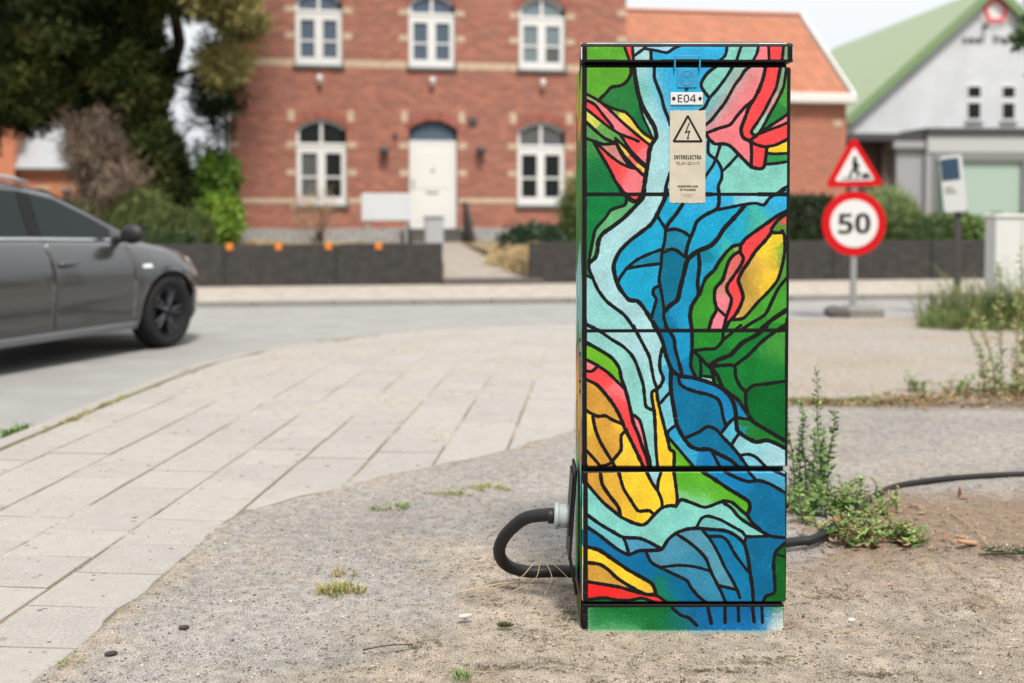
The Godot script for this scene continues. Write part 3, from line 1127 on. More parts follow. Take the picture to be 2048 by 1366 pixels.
func build_hall() -> void:
	var b := thing("white_hall", "white gabled hall with pale green roof and a red pentagon emblem", "building", Vector3(11.84, 0, -40.0), 4.0)
	var x1 := 9.82
	var ridge := Vector3(4.91, 8.75, 0)
	var st := new_st()
	plate(st, PackedVector2Array([Vector2(0, 0), Vector2(x1, 0), Vector2(x1, 4.35), Vector2(4.91, 8.70), Vector2(0, 4.35)]), -0.3, 0.0)
	obj("gable_wall", st, M.render, b)
	part_box("side_wall", Vector3(0, 0, -15.5), Vector3(0.2, 4.35, -0.3), 0.0, M.render, b)
	part_box("side_wall", Vector3(x1 - 0.2, 0, -15.5), Vector3(x1, 4.35, -0.3), 0.0, M.render, b)
	var roof := Node3D.new()
	put(roof, "roof", b)
	for s in [-1.0, 1.0]:
		st = new_st()
		var eave := Vector3(4.91 + s * 5.25, 4.1, 0)
		var d := (ridge - eave).normalized()
		var n := Vector3(-d.y * s, d.x * s, 0) * (1.0 if s > 0 else 1.0)
		if n.y < 0:
			n = -n
		for seam in 1:
			var a := eave + Vector3(0, 0, 0.25)
			var c := ridge + Vector3(0, 0, 0.25)
			var back := Vector3(0, 0, -15.8)
			quad(st, a + n * 0.12, c + n * 0.12, c + n * 0.12 + back, a + n * 0.12 + back, Vector3(4.91, 3, -7))
			quad(st, a, c, c + back, a + back, Vector3(4.91, 30, -7))
			quad(st, a, c, c + n * 0.12, a + n * 0.12, Vector3(4.91, 6, -7))
			quad(st, a, a + n * 0.12, a + n * 0.12 + back, a + back, Vector3(4.91, 6, -7))
		obj("roof_slope", st, M.green_roof, roof)
		st = new_st()
		var t := Transform3D(Basis(d, n, d.cross(n)), eave + Vector3(0, 0, 0.26))
		cbox(st, Vector3(-0.02, -0.16, -0.05), Vector3(eave.distance_to(ridge), 0.13, 0.05), 0.01, t)
		obj("verge_board", st, M.green_edge, roof)
	# two slim windows, each of two lights
	for w in [[4.07, 4.52], [5.32, 5.75]]:
		st = new_st()
		cbox(st, Vector3(w[0] - 0.05, 4.16, -0.02), Vector3(w[1] + 0.05, 5.44, 0.03), 0.01)
		var fr := obj("window", st, M.white, b)
		for y in [[4.24, 4.80], [4.98, 5.36]]:
			part_box("pane", Vector3(w[0], y[0], 0.031), Vector3(w[1], y[1], 0.036), 0.0, M.pane_dark, fr)
		part_box("window_sill", Vector3(w[0] - 0.1, 4.08, 0.0), Vector3(w[1] + 0.1, 4.155, 0.09), 0.01, M.concrete, b)
	# emblem: a red five-sided ring on a white ground
	var ring := PackedVector2Array()
	var hole := PackedVector2Array()
	for k in 5:
		var f := PI / 2 + TAU * k / 5.0
		ring.append(Vector2(cos(f), sin(f)) * 0.50)
		hole.append(Vector2(cos(f), sin(f)) * 0.33)
	st = new_st()
	for k in 5:
		var l := (k + 1) % 5
		plate(st, PackedVector2Array([ring[k], ring[l], hole[l], hole[k]]), 0.05, 0.10, Transform3D(Basis(), Vector3(5.0, 7.98, 0)))
	var em := obj("emblem", st, mat(0.62, 0.10, 0.12, 0.5), b)
	st = new_st()
	plate(st, disc_poly(Vector2(5.0, 7.98), 0.56, 40), 0.0, 0.045)
	obj("emblem_disc", st, M.white, em)
	lettering(b, "zaal", false, Vector2(0.78, 0.24), Vector3(4.22, 7.00, 0.03), M.grey_dark, 0.03)
	lettering(b, "De Ko", false, Vector2(0.98, 0.24), Vector3(5.45, 7.02, 0.03), M.grey_dark, 0.03)
	part_box("floodlight", Vector3(4.56, 7.34, 0.0), Vector3(4.66, 7.5, 0.22), 0.02, M.grey_dark, b)
	# low front: canopy, entrance, window bay
	var low := Node3D.new()
	put(low, "entrance_front", b)
	part_box("canopy", Vector3(-1.2, 3.32, 0.001), Vector3(1.63, 3.58, 2.15), 0.02, M.grey_dark, low)
	part_box("fascia", Vector3(0.55, 3.08, 1.2), Vector3(1.62, 3.32, 2.18), 0.02, M.grey, low)
	part_box("entrance_panel", Vector3(-1.0, 0.1, 0.002), Vector3(0.72, 3.3, 1.3), 0.01, M.brown, low)
	part_box("door_jamb", Vector3(0.42, 0.1, 1.3), Vector3(0.72, 3.3, 1.6), 0.01, mat(0.14, 0.10, 0.09), low)
	part_box("grey_wall", Vector3(0.72, 0.1, 0.003), Vector3(1.63, 3.07, 2.0), 0.01, M.grey, low)
	part_box("bay_roof", Vector3(1.60, 3.56, 0.004), Vector3(8.2, 3.76, 2.35), 0.02, M.grey_dark, low)
	part_box("bay_fascia", Vector3(1.66, 2.95, 0.005), Vector3(8.1, 3.56, 2.25), 0.02, mat(0.42, 0.43, 0.45), low)
	part_box("bay_post", Vector3(1.63, 0.1, 0.006), Vector3(1.86, 2.95, 2.2), 0.02, M.grey, low)
	part_box("bay_base", Vector3(1.86, 0.1, 0.007), Vector3(8.1, 0.6, 2.2), 0.02, M.grey, low)
	st = new_st()
	cbox(st, Vector3(1.86, 2.68, 2.05), Vector3(8.1, 2.95, 2.24), 0.02)
	cbox(st, Vector3(1.86, 0.6, 2.05), Vector3(1.98, 2.68, 2.24), 0.02)
	cbox(st, Vector3(2.72, 0.6, 2.05), Vector3(2.80, 2.68, 2.24), 0.02)
	cbox(st, Vector3(4.92, 0.6, 2.05), Vector3(5.05, 2.68, 2.24), 0.02)
	var fw := obj("window", st, M.grey_mid, low)
	part_box("pane", Vector3(1.98, 0.6, 2.08), Vector3(2.72, 2.68, 2.1), 0.0, mat(0.075, 0.12, 0.095, 0.2), fw)
	part_box("pane", Vector3(2.80, 0.6, 2.08), Vector3(4.92, 2.68, 2.1), 0.0, M.pane_pale, fw)
	part_box("pane", Vector3(5.05, 0.6, 2.08), Vector3(8.1, 2.68, 2.1), 0.0, M.pane_pale, fw)


func build_left_house() -> void:
	var b := thing("orange_brick_house", "small orange brick house with grey roof, far behind the car", "house", Vector3(-18.4, 0, -38.0), 14.0)
	brick_face(b, Transform3D(), 4.2, 0.2, 2.4, [[2.6, 2.85, 1.05, 1.7, 1.7], [3.35, 3.6, 1.05, 1.7, 1.7]], [], Color(0.56, 0.22, 0.12), 0.08)
	for x in [2.6, 3.35]:
		part_box("window", Vector3(x, 1.05, -0.2), Vector3(x + 0.25, 1.7, -0.16), 0.0, M.pane_dark, b)
		part_box("lintel", Vector3(x - 0.12, 1.72, -0.05), Vector3(x + 0.37, 1.86, 0.03), 0.01, M.cream, b)
	part_box("cornice", Vector3(1.9, 2.32, -0.1), Vector3(4.3, 2.48, 0.12), 0.02, M.cream, b)
	var st := new_st()
	cbox(st, Vector3(4.18, 0.1, -5.0), Vector3(4.2, 2.4, -0.24))
	obj("side_wall", st, mat(0.52, 0.20, 0.11, 0.9), b)
	part_box("taller_wing", Vector3(-4.0, 0.1, -5.0), Vector3(1.9, 4.6, 0.3), 0.0, mat(0.52, 0.20, 0.11, 0.9), b)
	st = new_st()
	quad(st, Vector3(1.7, 2.45, 0.3), Vector3(4.5, 2.45, 0.3), Vector3(2.4, 4.1, -2.4), Vector3(1.7, 4.1, -2.4), Vector3(2.5, 1, -2))
	tri(st, Vector3(4.5, 2.45, 0.3), Vector3(4.5, 2.45, -5.2), Vector3(2.4, 4.1, -2.4), Vector3(2.5, 1, -2))
	obj("roof", st, worn(mat(0.40, 0.42, 0.46, 0.7), noise_tex(256, 0.05, 31, 0.8, 1.0), null, 1.0), b)
	st = new_st()
	quad(st, Vector3(-4.2, 4.6, 0.6), Vector3(2.1, 4.6, 0.6), Vector3(0.9, 7.0, -2.4), Vector3(-3.0, 7.0, -2.4), Vector3(-1, 3, -2))
	tri(st, Vector3(2.1, 4.6, 0.6), Vector3(2.1, 4.6, -5.3), Vector3(0.9, 7.0, -2.4), Vector3(-1, 3, -2))
	obj("roof", st, M.slate, b)


# ------------------------------------------------------------------ plants
func leaf_tris(st: SurfaceTool, p: Vector3, d: Vector3, side: Vector3, l: float, w: float) -> void:
	var n := d.cross(side).normalized()
	var a := p + d * l * 0.45 + side * w * 0.5 + n * w * 0.12
	var b := p + d * l * 0.45 - side * w * 0.5 + n * w * 0.12
	var e := p + d * l - n * l * 0.12
	var away := p + d * l * 0.5 - n
	tri(st, p, a, e, away)
	tri(st, p, e, b, away)


# a clump of leaves in a ball of radius one half
func clump(n: int, l: float, w: float, droop := 0.0) -> ArrayMesh:
	var st := new_st()
	for i in n:
		var p := rdir() * 0.5 * pow(rng.randf(), 0.5)
		var d := (rdir() + p * 1.2 + Vector3(0, -droop, 0)).normalized()
		var s := d.cross(rdir()).normalized()
		leaf_tris(st, p, d, s, l * rnd(0.7, 1.2), w * rnd(0.8, 1.2))
	return done(st)


# foliage over a set of ellipsoids [centre, radii, density]
func foliage(parent: Node, blobs: Array, mesh: Mesh, size: float, count: int, tones: Array, hollow: float, called := "crown", m := "leaf") -> void:
	var places: Array = []
	var tints: Array = []
	var nz := FastNoiseLite.new()
	nz.seed = rng.randi() % 1000
	nz.frequency = 0.55
	var total := 0.0
	for b in blobs:
		total += b[1].x * b[1].y * b[2]
	for b in blobs:
		for i in int(count * b[1].x * b[1].y * b[2] / total):
			var d := rdir()
			var r := pow(rnd(hollow, 1.0), 0.6) * (0.86 + 0.28 * nz.get_noise_3d(d.x * 3.0 + b[0].x, d.y * 3.0 + b[0].y, d.z * 3.0))
			var p: Vector3 = b[0] + d * b[1] * r
			if nz.get_noise_3d(p.x * 2.2, p.y * 2.2, p.z * 2.2) < -0.22 and r > 0.5:
				continue
			var s := size * rnd(0.7, 1.35)
			places.append(Transform3D(rbasis().scaled(Vector3(s, s, s)), p))
			var k: float = clampf(0.5 + 0.9 * nz.get_noise_3d(p.x * 1.4 + 50, p.y * 1.4, p.z * 1.4) + rnd(-0.25, 0.25), 0.0, 0.999) * (tones.size() - 1)
			var c: Color = tones[int(k)].lerp(tones[int(k) + 1], k - int(k))
			tints.append(c)
	scatter(called, mesh, M[m], places, tints, parent)


func limb(st: SurfaceTool, a: Vector3, b: Vector3, r0: float, r1: float, wob := 0.1) -> void:
	var pts := PackedVector3Array()
	var radii: Array = []
	for i in 6:
		var f := i / 5.0
		pts.append(a.lerp(b, f) + rdir() * wob * a.distance_to(b) * 0.15 * sin(f * PI))
		radii.append(lerpf(r0, r1, f))
	tube(st, pts, radii, 8)


func tree(called: String, label: String, at: Vector3, trunk_h: float, r: float, limbs: int, spread: float, group := "") -> Node3D:
	var t := thing(called, label, "tree", at, 0.0, group)
	var st := new_st(false)
	limb(st, Vector3(0, -0.3, 0), Vector3(rnd(-0.2, 0.2), trunk_h, rnd(-0.2, 0.2)), r, r * 0.45, 0.3)
	for i in limbs:
		var y := trunk_h * rnd(0.3, 0.95)
		var f := TAU * i / limbs + rnd(-0.3, 0.3)
		limb(st, Vector3(0, y, 0), Vector3(cos(f) * spread * rnd(0.6, 1.0), y + spread * rnd(-0.1, 0.5), sin(f) * spread * rnd(0.6, 1.0)), r * 0.35, r * 0.06, 0.5)
	obj("trunk", st, M.bark, t)
	return t


func build_trees() -> void:
	var small := clump(24, 0.42, 0.10, 0.5)
	var broad := clump(12, 0.45, 0.30)
	# the great dark conifer that hangs over the left of the house
	var yew := tree("yew_tree", "great dark evergreen tree overhanging the left corner of the brick house", Vector3(-7.15, 0.3, -23.6), 7.5, 0.20, 14, 2.2)
	var dark := [Color(0.006, 0.012, 0.004), Color(0.014, 0.026, 0.007), Color(0.035, 0.052, 0.014), Color(0.075, 0.092, 0.024), Color(0.13, 0.13, 0.04)]
	foliage(yew, [
		[Vector3(-2.7, 5.4, 1.0), Vector3(3.2, 2.7, 2.4), 1.3], [Vector3(-0.1, 6.3, 1.0), Vector3(2.0, 2.2, 1.8), 1.2],
		[Vector3(-0.7, 3.6, 0.6), Vector3(1.3, 1.3, 1.3), 1.2], [Vector3(-2.3, 3.25, 1.2), Vector3(1.3, 1.0, 1.2), 1.3],
		[Vector3(-3.6, 2.75, 1.0), Vector3(0.75, 1.0, 1.0), 1.2], [Vector3(-0.4, 9.0, 0.0), Vector3(3.2, 2.4, 2.6), 0.5],
		[Vector3(-0.05, 1.7, 0.7), Vector3(0.75, 1.3, 0.6), 1.6], [Vector3(-0.5, 1.2, -0.8), Vector3(0.9, 1.2, 0.7), 1.2]], small, 0.40, 15000, dark, 0.15, "crown", "needle")
	foliage(yew, [[Vector3(1.15, 3.2, 0.2), Vector3(0.8, 1.5, 0.8), 1.0]], small, 0.28, 280, dark, 0.1, "crown", "needle")
	foliage(yew, [[Vector3(1.55, 5.3, 1.4), Vector3(0.95, 1.1, 1.0), 1.0], [Vector3(1.95, 4.5, 1.3), Vector3(0.6, 0.42, 0.7), 0.7], [Vector3(1.5, 3.65, 1.0), Vector3(0.55, 0.5, 0.6), 0.5]], small, 0.36, 1300, [Color(0.03, 0.04, 0.012), Color(0.13, 0.125, 0.035), Color(0.30, 0.27, 0.09), Color(0.40, 0.35, 0.13)], 0.2)
	var back := tree("conifer", "tall dark conifer standing behind the great evergreen and the orange house", Vector3(-11.5, 0.3, -31.0), 9.0, 0.4, 10, 2.4)
	foliage(back, [[Vector3(0, 6.5, 0), Vector3(2.2, 3.6, 2.0), 1.0], [Vector3(1.6, 1.8, 0), Vector3(1.2, 1.9, 1.2), 0.9], [Vector3(-3.0, 7.2, 0), Vector3(2.2, 2.6, 2.0), 1.0], [Vector3(2.8, 0.9, 1.0), Vector3(1.6, 1.2, 1.0), 1.0]], small, 0.62, 4200, dark, 0.2, "crown", "needle")
	# the bare brown tree in front of it
	var brown := tree("bare_tree", "leafless brown feathery tree between the orange house and the dark evergreen", Vector3(-7.9, 0.3, -22.2), 2.6, 0.09, 12, 0.9)
	foliage(brown, [[Vector3(-0.1, 1.95, 0.3), Vector3(0.62, 0.85, 0.6), 1.0], [Vector3(0.5, 1.45, 0.4), Vector3(0.6, 0.4, 0.5), 0.8], [Vector3(-0.1, 1.0, 0.4), Vector3(0.5, 0.5, 0.5), 0.6]], clump(18, 0.75, 0.035), 0.36, 270, [Color(0.13, 0.09, 0.07), Color(0.20, 0.145, 0.11), Color(0.27, 0.20, 0.155)], 0.05, "twigs")
	# trees on the near side of the road, mirrored in the car and the windows
	for k in 4:
		var t := tree("roadside_tree", ["broad leafy tree on the near side, left end of the row", "broad leafy tree on the near side, second of the row", "broad leafy tree on the near side, third of the row", "broad leafy tree on the near side, right end of the row"][k], Vector3([-9.0, -1.0, 7.5, 15.0][k], 0, [13.0, 17.0, 15.5, 19.0][k]), 4.5, 0.22, 7, 1.6, "trees on the near side of the road")
		foliage(t, [[Vector3(0, 4.6, 0), Vector3(2.9, 2.6, 2.4), 1.0]], broad, 0.8, 700, [Color(0.01, 0.03, 0.008), Color(0.03, 0.07, 0.02), Color(0.06, 0.11, 0.03)], 0.3)
	# dark tree at the right edge, in front of the hall
	var edge := tree("leafy_tree", "dark leafy tree reaching in beside the white hall's gable", Vector3(12.6, 0.3, -25.0), 6.0, 0.25, 8, 1.6)
	foliage(edge, [[Vector3(-0.4, 4.6, 0), Vector3(1.5, 1.25, 1.2), 1.0], [Vector3(0.6, 6.2, 0), Vector3(2.0, 1.6, 1.6), 0.8]], broad, 0.42, 1500, [Color(0.01, 0.03, 0.01), Color(0.03, 0.07, 0.02), Color(0.06, 0.11, 0.03)], 0.2)


func shrub(called: String, label: String, cat: String, at: Vector3, blobs: Array, mesh: Mesh, size: float, n: int, tones: Array) -> void:
	var s := thing(called, label, cat, at)
	var st := new_st(false)
	for i in 7:
		var b: Array = blobs[i % blobs.size()]
		limb(st, Vector3(rnd(-0.15, 0.15), -0.1, rnd(-0.15, 0.15)), b[0] + rdir() * b[1] * 0.6, 0.03, 0.008, 0.4)
	obj("stems", st, M.bark, s)
	foliage(s, blobs, mesh, size, n, tones, 0.2, "foliage")


func build_garden() -> void:
	var broad := clump(14, 0.42, 0.26)
	var fine := clump(20, 0.5, 0.08)
	var bright := [Color(0.035, 0.09, 0.006), Color(0.08, 0.17, 0.012), Color(0.16, 0.29, 0.025), Color(0.26, 0.40, 0.045)]
	var mid := [Color(0.03, 0.05, 0.012), Color(0.08, 0.12, 0.03), Color(0.15, 0.19, 0.055), Color(0.21, 0.25, 0.09)]
	var deep := [Color(0.008, 0.02, 0.006), Color(0.02, 0.045, 0.012), Color(0.045, 0.085, 0.022)]
	var straw := [Color(0.34, 0.25, 0.13), Color(0.50, 0.38, 0.21), Color(0.60, 0.48, 0.29)]
	shrub("leafy_shrub", "bright yellow green leafy shrub against the left corner of the brick house", "shrub", Vector3(-5.95, 0.3, -23.4), [[Vector3(0.0, 1.5, 0), Vector3(0.46, 0.62, 0.45), 1.0], [Vector3(0.0, 0.7, 0), Vector3(0.5, 0.75, 0.45), 0.9]], broad, 0.26, 900, bright)
	shrub("round_shrub", "rounded olive green shrub above the car's bonnet", "shrub", Vector3(-6.95, 0.3, -21.7), [[Vector3(0, 0.72, 0), Vector3(0.55, 0.52, 0.5), 1.0], [Vector3(-0.45, 0.42, 0), Vector3(0.4, 0.4, 0.4), 0.7]], fine, 0.26, 900, mid)
	shrub("garden_bush", "dull green bush behind the car's windscreen, under the bare tree", "shrub", Vector3(-8.1, 0.3, -21.9), [[Vector3(0, 0.55, 0), Vector3(0.8, 0.55, 0.5), 1.0]], fine, 0.28, 700, mid)
	shrub("garden_bush", "low bush between the rounded shrub and the bright green shrub", "shrub", Vector3(-6.2, 0.3, -21.9), [[Vector3(0, 0.42, 0), Vector3(0.55, 0.42, 0.45), 1.0]], fine, 0.24, 500, mid)
	shrub("hedge", "low dark hedge along the top of the wall left of the house", "hedge", Vector3(-7.0, 0.3, -20.4), [[Vector3(-1.2, 0.22, 0), Vector3(1.1, 0.22, 0.3), 1.0], [Vector3(0.6, 0.22, 0), Vector3(1.1, 0.24, 0.3), 1.0]], broad, 0.2, 900, deep)
	shrub("spindly_shrub", "sparse pinkish brown shrub under the left ground floor window", "shrub", Vector3(-4.35, 0.3, -25.4), [[Vector3(0, 0.7, 0), Vector3(0.6, 0.75, 0.35), 1.0]], clump(8, 0.6, 0.02), 0.3, 130, [Color(0.36, 0.24, 0.16), Color(0.46, 0.30, 0.20), Color(0.35, 0.30, 0.15)])
	shrub("dry_grass_mound", "mound of straw coloured dry grass beside the path to the door", "grass mound", Vector3(-0.05, 0.12, -20.2), [[Vector3(0.2, 0.12, -0.6), Vector3(0.6, 0.26, 1.5), 1.0], [Vector3(0.40, 0.10, 1.2), Vector3(0.40, 0.30, 0.8), 1.0]], fine, 0.22, 2200, straw)
	shrub("dry_grass_mound", "strip of dry grass at the foot of the house wall left of the door", "grass mound", Vector3(-4.4, 0.3, -24.0), [[Vector3(-0.9, -0.02, 0), Vector3(0.9, 0.12, 0.3), 1.0], [Vector3(0.9, -0.04, 0), Vector3(0.8, 0.09, 0.3), 1.0]], fine, 0.22, 700, straw)
	shrub("garden_bush", "dark green low bush right of the path, touching the cabinet's edge", "shrub", Vector3(0.45, 0.42, -20.6), [[Vector3(0.05, 0.2, 0), Vector3(0.6, 0.26, 0.5), 1.0], [Vector3(-0.35, 0.15, 0.1), Vector3(0.35, 0.2, 0.3), 1.0]], broad, 0.2, 600, [Color(0.012, 0.03, 0.012), Color(0.03, 0.07, 0.03), Color(0.06, 0.12, 0.05)])
	shrub("upright_shrub", "yellowish green upright shrub half hidden behind the painted cabinet's left edge", "shrub", Vector3(1.25, 0.3, -20.6), [[Vector3(0, 0.75, 0), Vector3(0.4, 0.8, 0.4), 1.0]], fine, 0.26, 700, mid)
	# right of the cabinet: the dark clipped hedge, the lighter bushes
	var h := thing("clipped_hedge", "dark clipped hedge behind the wall, left of the round speed sign", "hedge", Vector3(4.9, 0.3, -21.4), 9.0)
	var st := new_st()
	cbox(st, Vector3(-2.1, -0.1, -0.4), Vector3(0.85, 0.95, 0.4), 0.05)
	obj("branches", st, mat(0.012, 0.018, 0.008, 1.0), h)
	var places: Array = []
	var tints: Array = []
	for i in 1500:
		var p := Vector3(rnd(-2.15, 0.9), rnd(0, 1.05), rnd(0.30, 0.46))
		if i % 3 == 0:
			p = Vector3(rnd(-2.15, 0.9), rnd(0.92, 1.05), rnd(-0.4, 0.46))
		if i % 7 == 0:
			p = Vector3(rnd(0.82, 0.95), rnd(0, 1.05), rnd(-0.4, 0.46))
		places.append(Transform3D(rbasis().scaled(Vector3.ONE * rnd(0.12, 0.2)), p))
		tints.append(deep[0].lerp(deep[2], rng.randf() * 0.7))
	scatter("foliage", broad, M.leaf, places, tints, h)
	shrub("garden_bush", "bright green bush directly behind the two round and triangular signs", "shrub", Vector3(6.85, 0.3, -20.8), [[Vector3(-0.1, 0.72, 0), Vector3(0.62, 0.55, 0.5), 1.0], [Vector3(0.45, 0.4, 0), Vector3(0.7, 0.42, 0.5), 1.0]], fine, 0.24, 1100, [Color(0.03, 0.055, 0.015), Color(0.09, 0.15, 0.05), Color(0.17, 0.24, 0.085), Color(0.24, 0.30, 0.13)])
	shrub("hedge", "loose green hedge on the wall below the hall's green window", "hedge", Vector3(9.0, 0.3, -20.9), [[Vector3(-0.9, 0.35, 0), Vector3(0.9, 0.42, 0.45), 1.0], [Vector3(0.5, 0.38, 0), Vector3(1.0, 0.42, 0.45), 1.0], [Vector3(2.2, 0.4, 0), Vector3(1.0, 0.45, 0.45), 1.0]], broad, 0.22, 2000, [Color(0.015, 0.035, 0.008), Color(0.05, 0.10, 0.02), Color(0.11, 0.19, 0.04), Color(0.17, 0.26, 0.06)])
	# things in front of the door
	var board := thing("info_board", "blank white board on two posts before the house, left of the door", "board", Vector3(-2.48, 0.3, -23.2), 8.0)
	part_box("panel", Vector3(-0.55, 0.60, -0.02), Vector3(0.44, 1.15, 0.02), 0.01, mat(0.52, 0.55, 0.59, 0.5), board)
	for x in [-0.42, 0.34]:
		part_box("post", Vector3(x - 0.03, -0.3, -0.06), Vector3(x + 0.03, 1.10, -0.021), 0.004, M.metal, board)
	var box := thing("grey_box", "small grey metal box standing before the white door", "box", Vector3(-1.63, 0.3, -24.0), 8.0)
	part_box("housing", Vector3(-0.19, -0.1, -0.15), Vector3(0.19, 0.64, 0.15), 0.015, mat(0.36, 0.37, 0.40, 0.5), box)
	part_box("top_cover", Vector3(-0.21, 0.64, -0.17), Vector3(0.21, 0.69, 0.17), 0.01, M.grey_mid, box)
	var bol := thing("bollard", "short black bollard beside the grey box at the door", "bollard", Vector3(-2.12, 0.3, -23.4))
	st = new_st(false)
	lathe(st, [Vector2(0.0, -0.1), Vector2(0.11, -0.1), Vector2(0.085, 0.28), Vector2(0.06, 0.33), Vector2(0.085, 0.42), Vector2(0.0, 0.5)], 14)
	obj("body", st, M.black, bol)
	part_box("base", Vector3(-0.14, -0.12, -0.14), Vector3(0.14, 0.02, 0.14), 0.01, M.black, bol)
	var rail := thing("handrail", "thin dark metal handrail right of the white door", "handrail", Vector3(-0.98, 0.3, -26.4), 10.0)
	st = new_st(false)
	tube(st, PackedVector3Array([Vector3(0, 0, -0.9), Vector3(0, 1.0, -0.9), Vector3(0.02, 0.95, -0.5), Vector3(0.04, 0.6, 0.1), Vector3(0.04, -0.05, 0.12)]), [0.028], 8)
	obj("rail", st, M.grey_dark, rail)
	st = new_st(false)
	for k in 5:
		tube(st, PackedVector3Array([Vector3(0.02, -0.05, -0.75 + k * 0.17), Vector3(0.02, 0.94 - k * 0.09, -0.75 + k * 0.17)]), [0.012], 6)
	kind(obj("balusters", st, M.grey_dark, rail), "stuff")


# ------------------------------------------------------------------ the car
# s runs forward from the front axle, w to the car's right
const BELT := [[-3.84, 0.62], [-3.80, 0.95], [-3.6, 1.03], [-3.0, 1.035], [-1.5, 0.995], [-0.5, 0.96], [-0.2, 0.93], [0.1, 0.885], [0.3, 0.84], [0.5, 0.775], [0.66, 0.695], [0.78, 0.60], [0.86, 0.50]]
const SIDE := [[-3.84, 0.66], [-3.78, 0.78], [-3.6, 0.90], [-3.2, 0.97], [-2.6, 1.0], [0.2, 1.0], [0.34, 0.985], [0.46, 0.93], [0.57, 0.85], [0.66, 0.75], [0.75, 0.61], [0.82, 0.47], [0.86, 0.34]]
const ROOF := [[-3.80, 0.98], [-3.62, 1.12], [-3.40, 1.33], [-3.2, 1.39], [-2.6, 1.445], [-1.95, 1.475], [-1.5, 1.455], [-1.15, 1.395], [-0.8, 1.25], [-0.25, 0.985], [-0.1, 0.93]]


func sill_y(s: float) -> float:
	var y := 0.22
	for c in [0.0, -2.66]:
		var d := absf(s - c)
		if d < 0.375:
			y = maxf(y, 0.315 + sqrt(0.375 * 0.375 - d * d))
	if s > 0.38:
		y = maxf(y, lerpf(0.20, 0.27, (s - 0.38) / 0.55))
	return y


func side_section(s: float) -> Array:
	var k: float = tab(s, SIDE)
	var belt: float = tab(s, BELT)
	var lo := sill_y(s)
	var out: Array = []
	for e in [[0.20, 0.845], [0.29, 0.885], [0.40, 0.888], [0.52, 0.903], [0.66, 0.906], [0.745, 0.904], [0.78, 0.895], [0.86, 0.865], [0.94, 0.815], [1.0, 0.77]]:
		var y: float = e[0] if e[0] < 0.3 else lerpf(0.29, belt, (e[0] - 0.29) / 0.71)
		var w: float = e[1]
		var arch := 0.0
		for c in [0.0, -2.66]:
			var d := Vector2(s - c, y - 0.315).length()
			arch = maxf(arch, clampf(1.0 - absf(d - 0.42) / 0.07, 0.0, 1.0))
		out.append(Vector2((w + 0.012 * arch) * k, maxf(y, lo)))
	return out


func side_point(s: float, y: float) -> Vector2:
	var p := side_section(s)
	for i in p.size() - 1:
		if y <= p[i + 1].y:
			var f: float = clampf((y - p[i].y) / maxf(p[i + 1].y - p[i].y, 1e-5), 0.0, 1.0)
			return p[i].lerp(p[i + 1], f)
	return p[p.size() - 1]


func cabin_point(s: float, y: float) -> float:
	var belt: float = tab(s, BELT)
	var top: float = maxf(tab(s, ROOF), belt + 0.05)
	var f := clampf((y - belt) / maxf(1.44 - 0.99, 0.1), 0.0, 1.0)
	return lerpf(0.765, 0.60, f) * minf(1.0, tab(s, SIDE) + 0.02)


# a sheet on the car's flank between two curves of height, lifted off the surface
func flank(st: SurfaceTool, side: float, s0: float, s1: float, lo: Callable, hi: Callable, lift: float, cabin: bool, n := 24, rows := 10) -> void:
	var g: Array = []
	for i in n + 1:
		var s := lerpf(s0, s1, float(i) / n)
		var a: float = lo.call(s)
		var b: float = maxf(hi.call(s), a)
		var row: Array = []
		for j in rows + 1:
			var y := lerpf(a, b, float(j) / rows)
			var w: float = cabin_point(s, y) if cabin else side_point(s, y).x
			row.append(Vector3(side * (w + lift), y, -s))
		g.append(row)
	for i in n:
		for j in rows:
			quad(st, g[i][j], g[i + 1][j], g[i + 1][j + 1], g[i][j + 1], g[i][j] - Vector3(side, 0.3, 0))
	for i in n:   # rim back to the surface, so that the sheet has a thickness
		for j in [0, rows]:
			quad(st, g[i][j], g[i + 1][j], g[i + 1][j] - Vector3(side * 0.012, 0, 0), g[i][j] - Vector3(side * 0.012, 0, 0), g[i][rows / 2])
	for j in rows:
		for i in [0, n]:
			quad(st, g[i][j], g[i][j + 1], g[i][j + 1] - Vector3(side * 0.012, 0, 0), g[i][j] - Vector3(side * 0.012, 0, 0), g[n / 2][j])


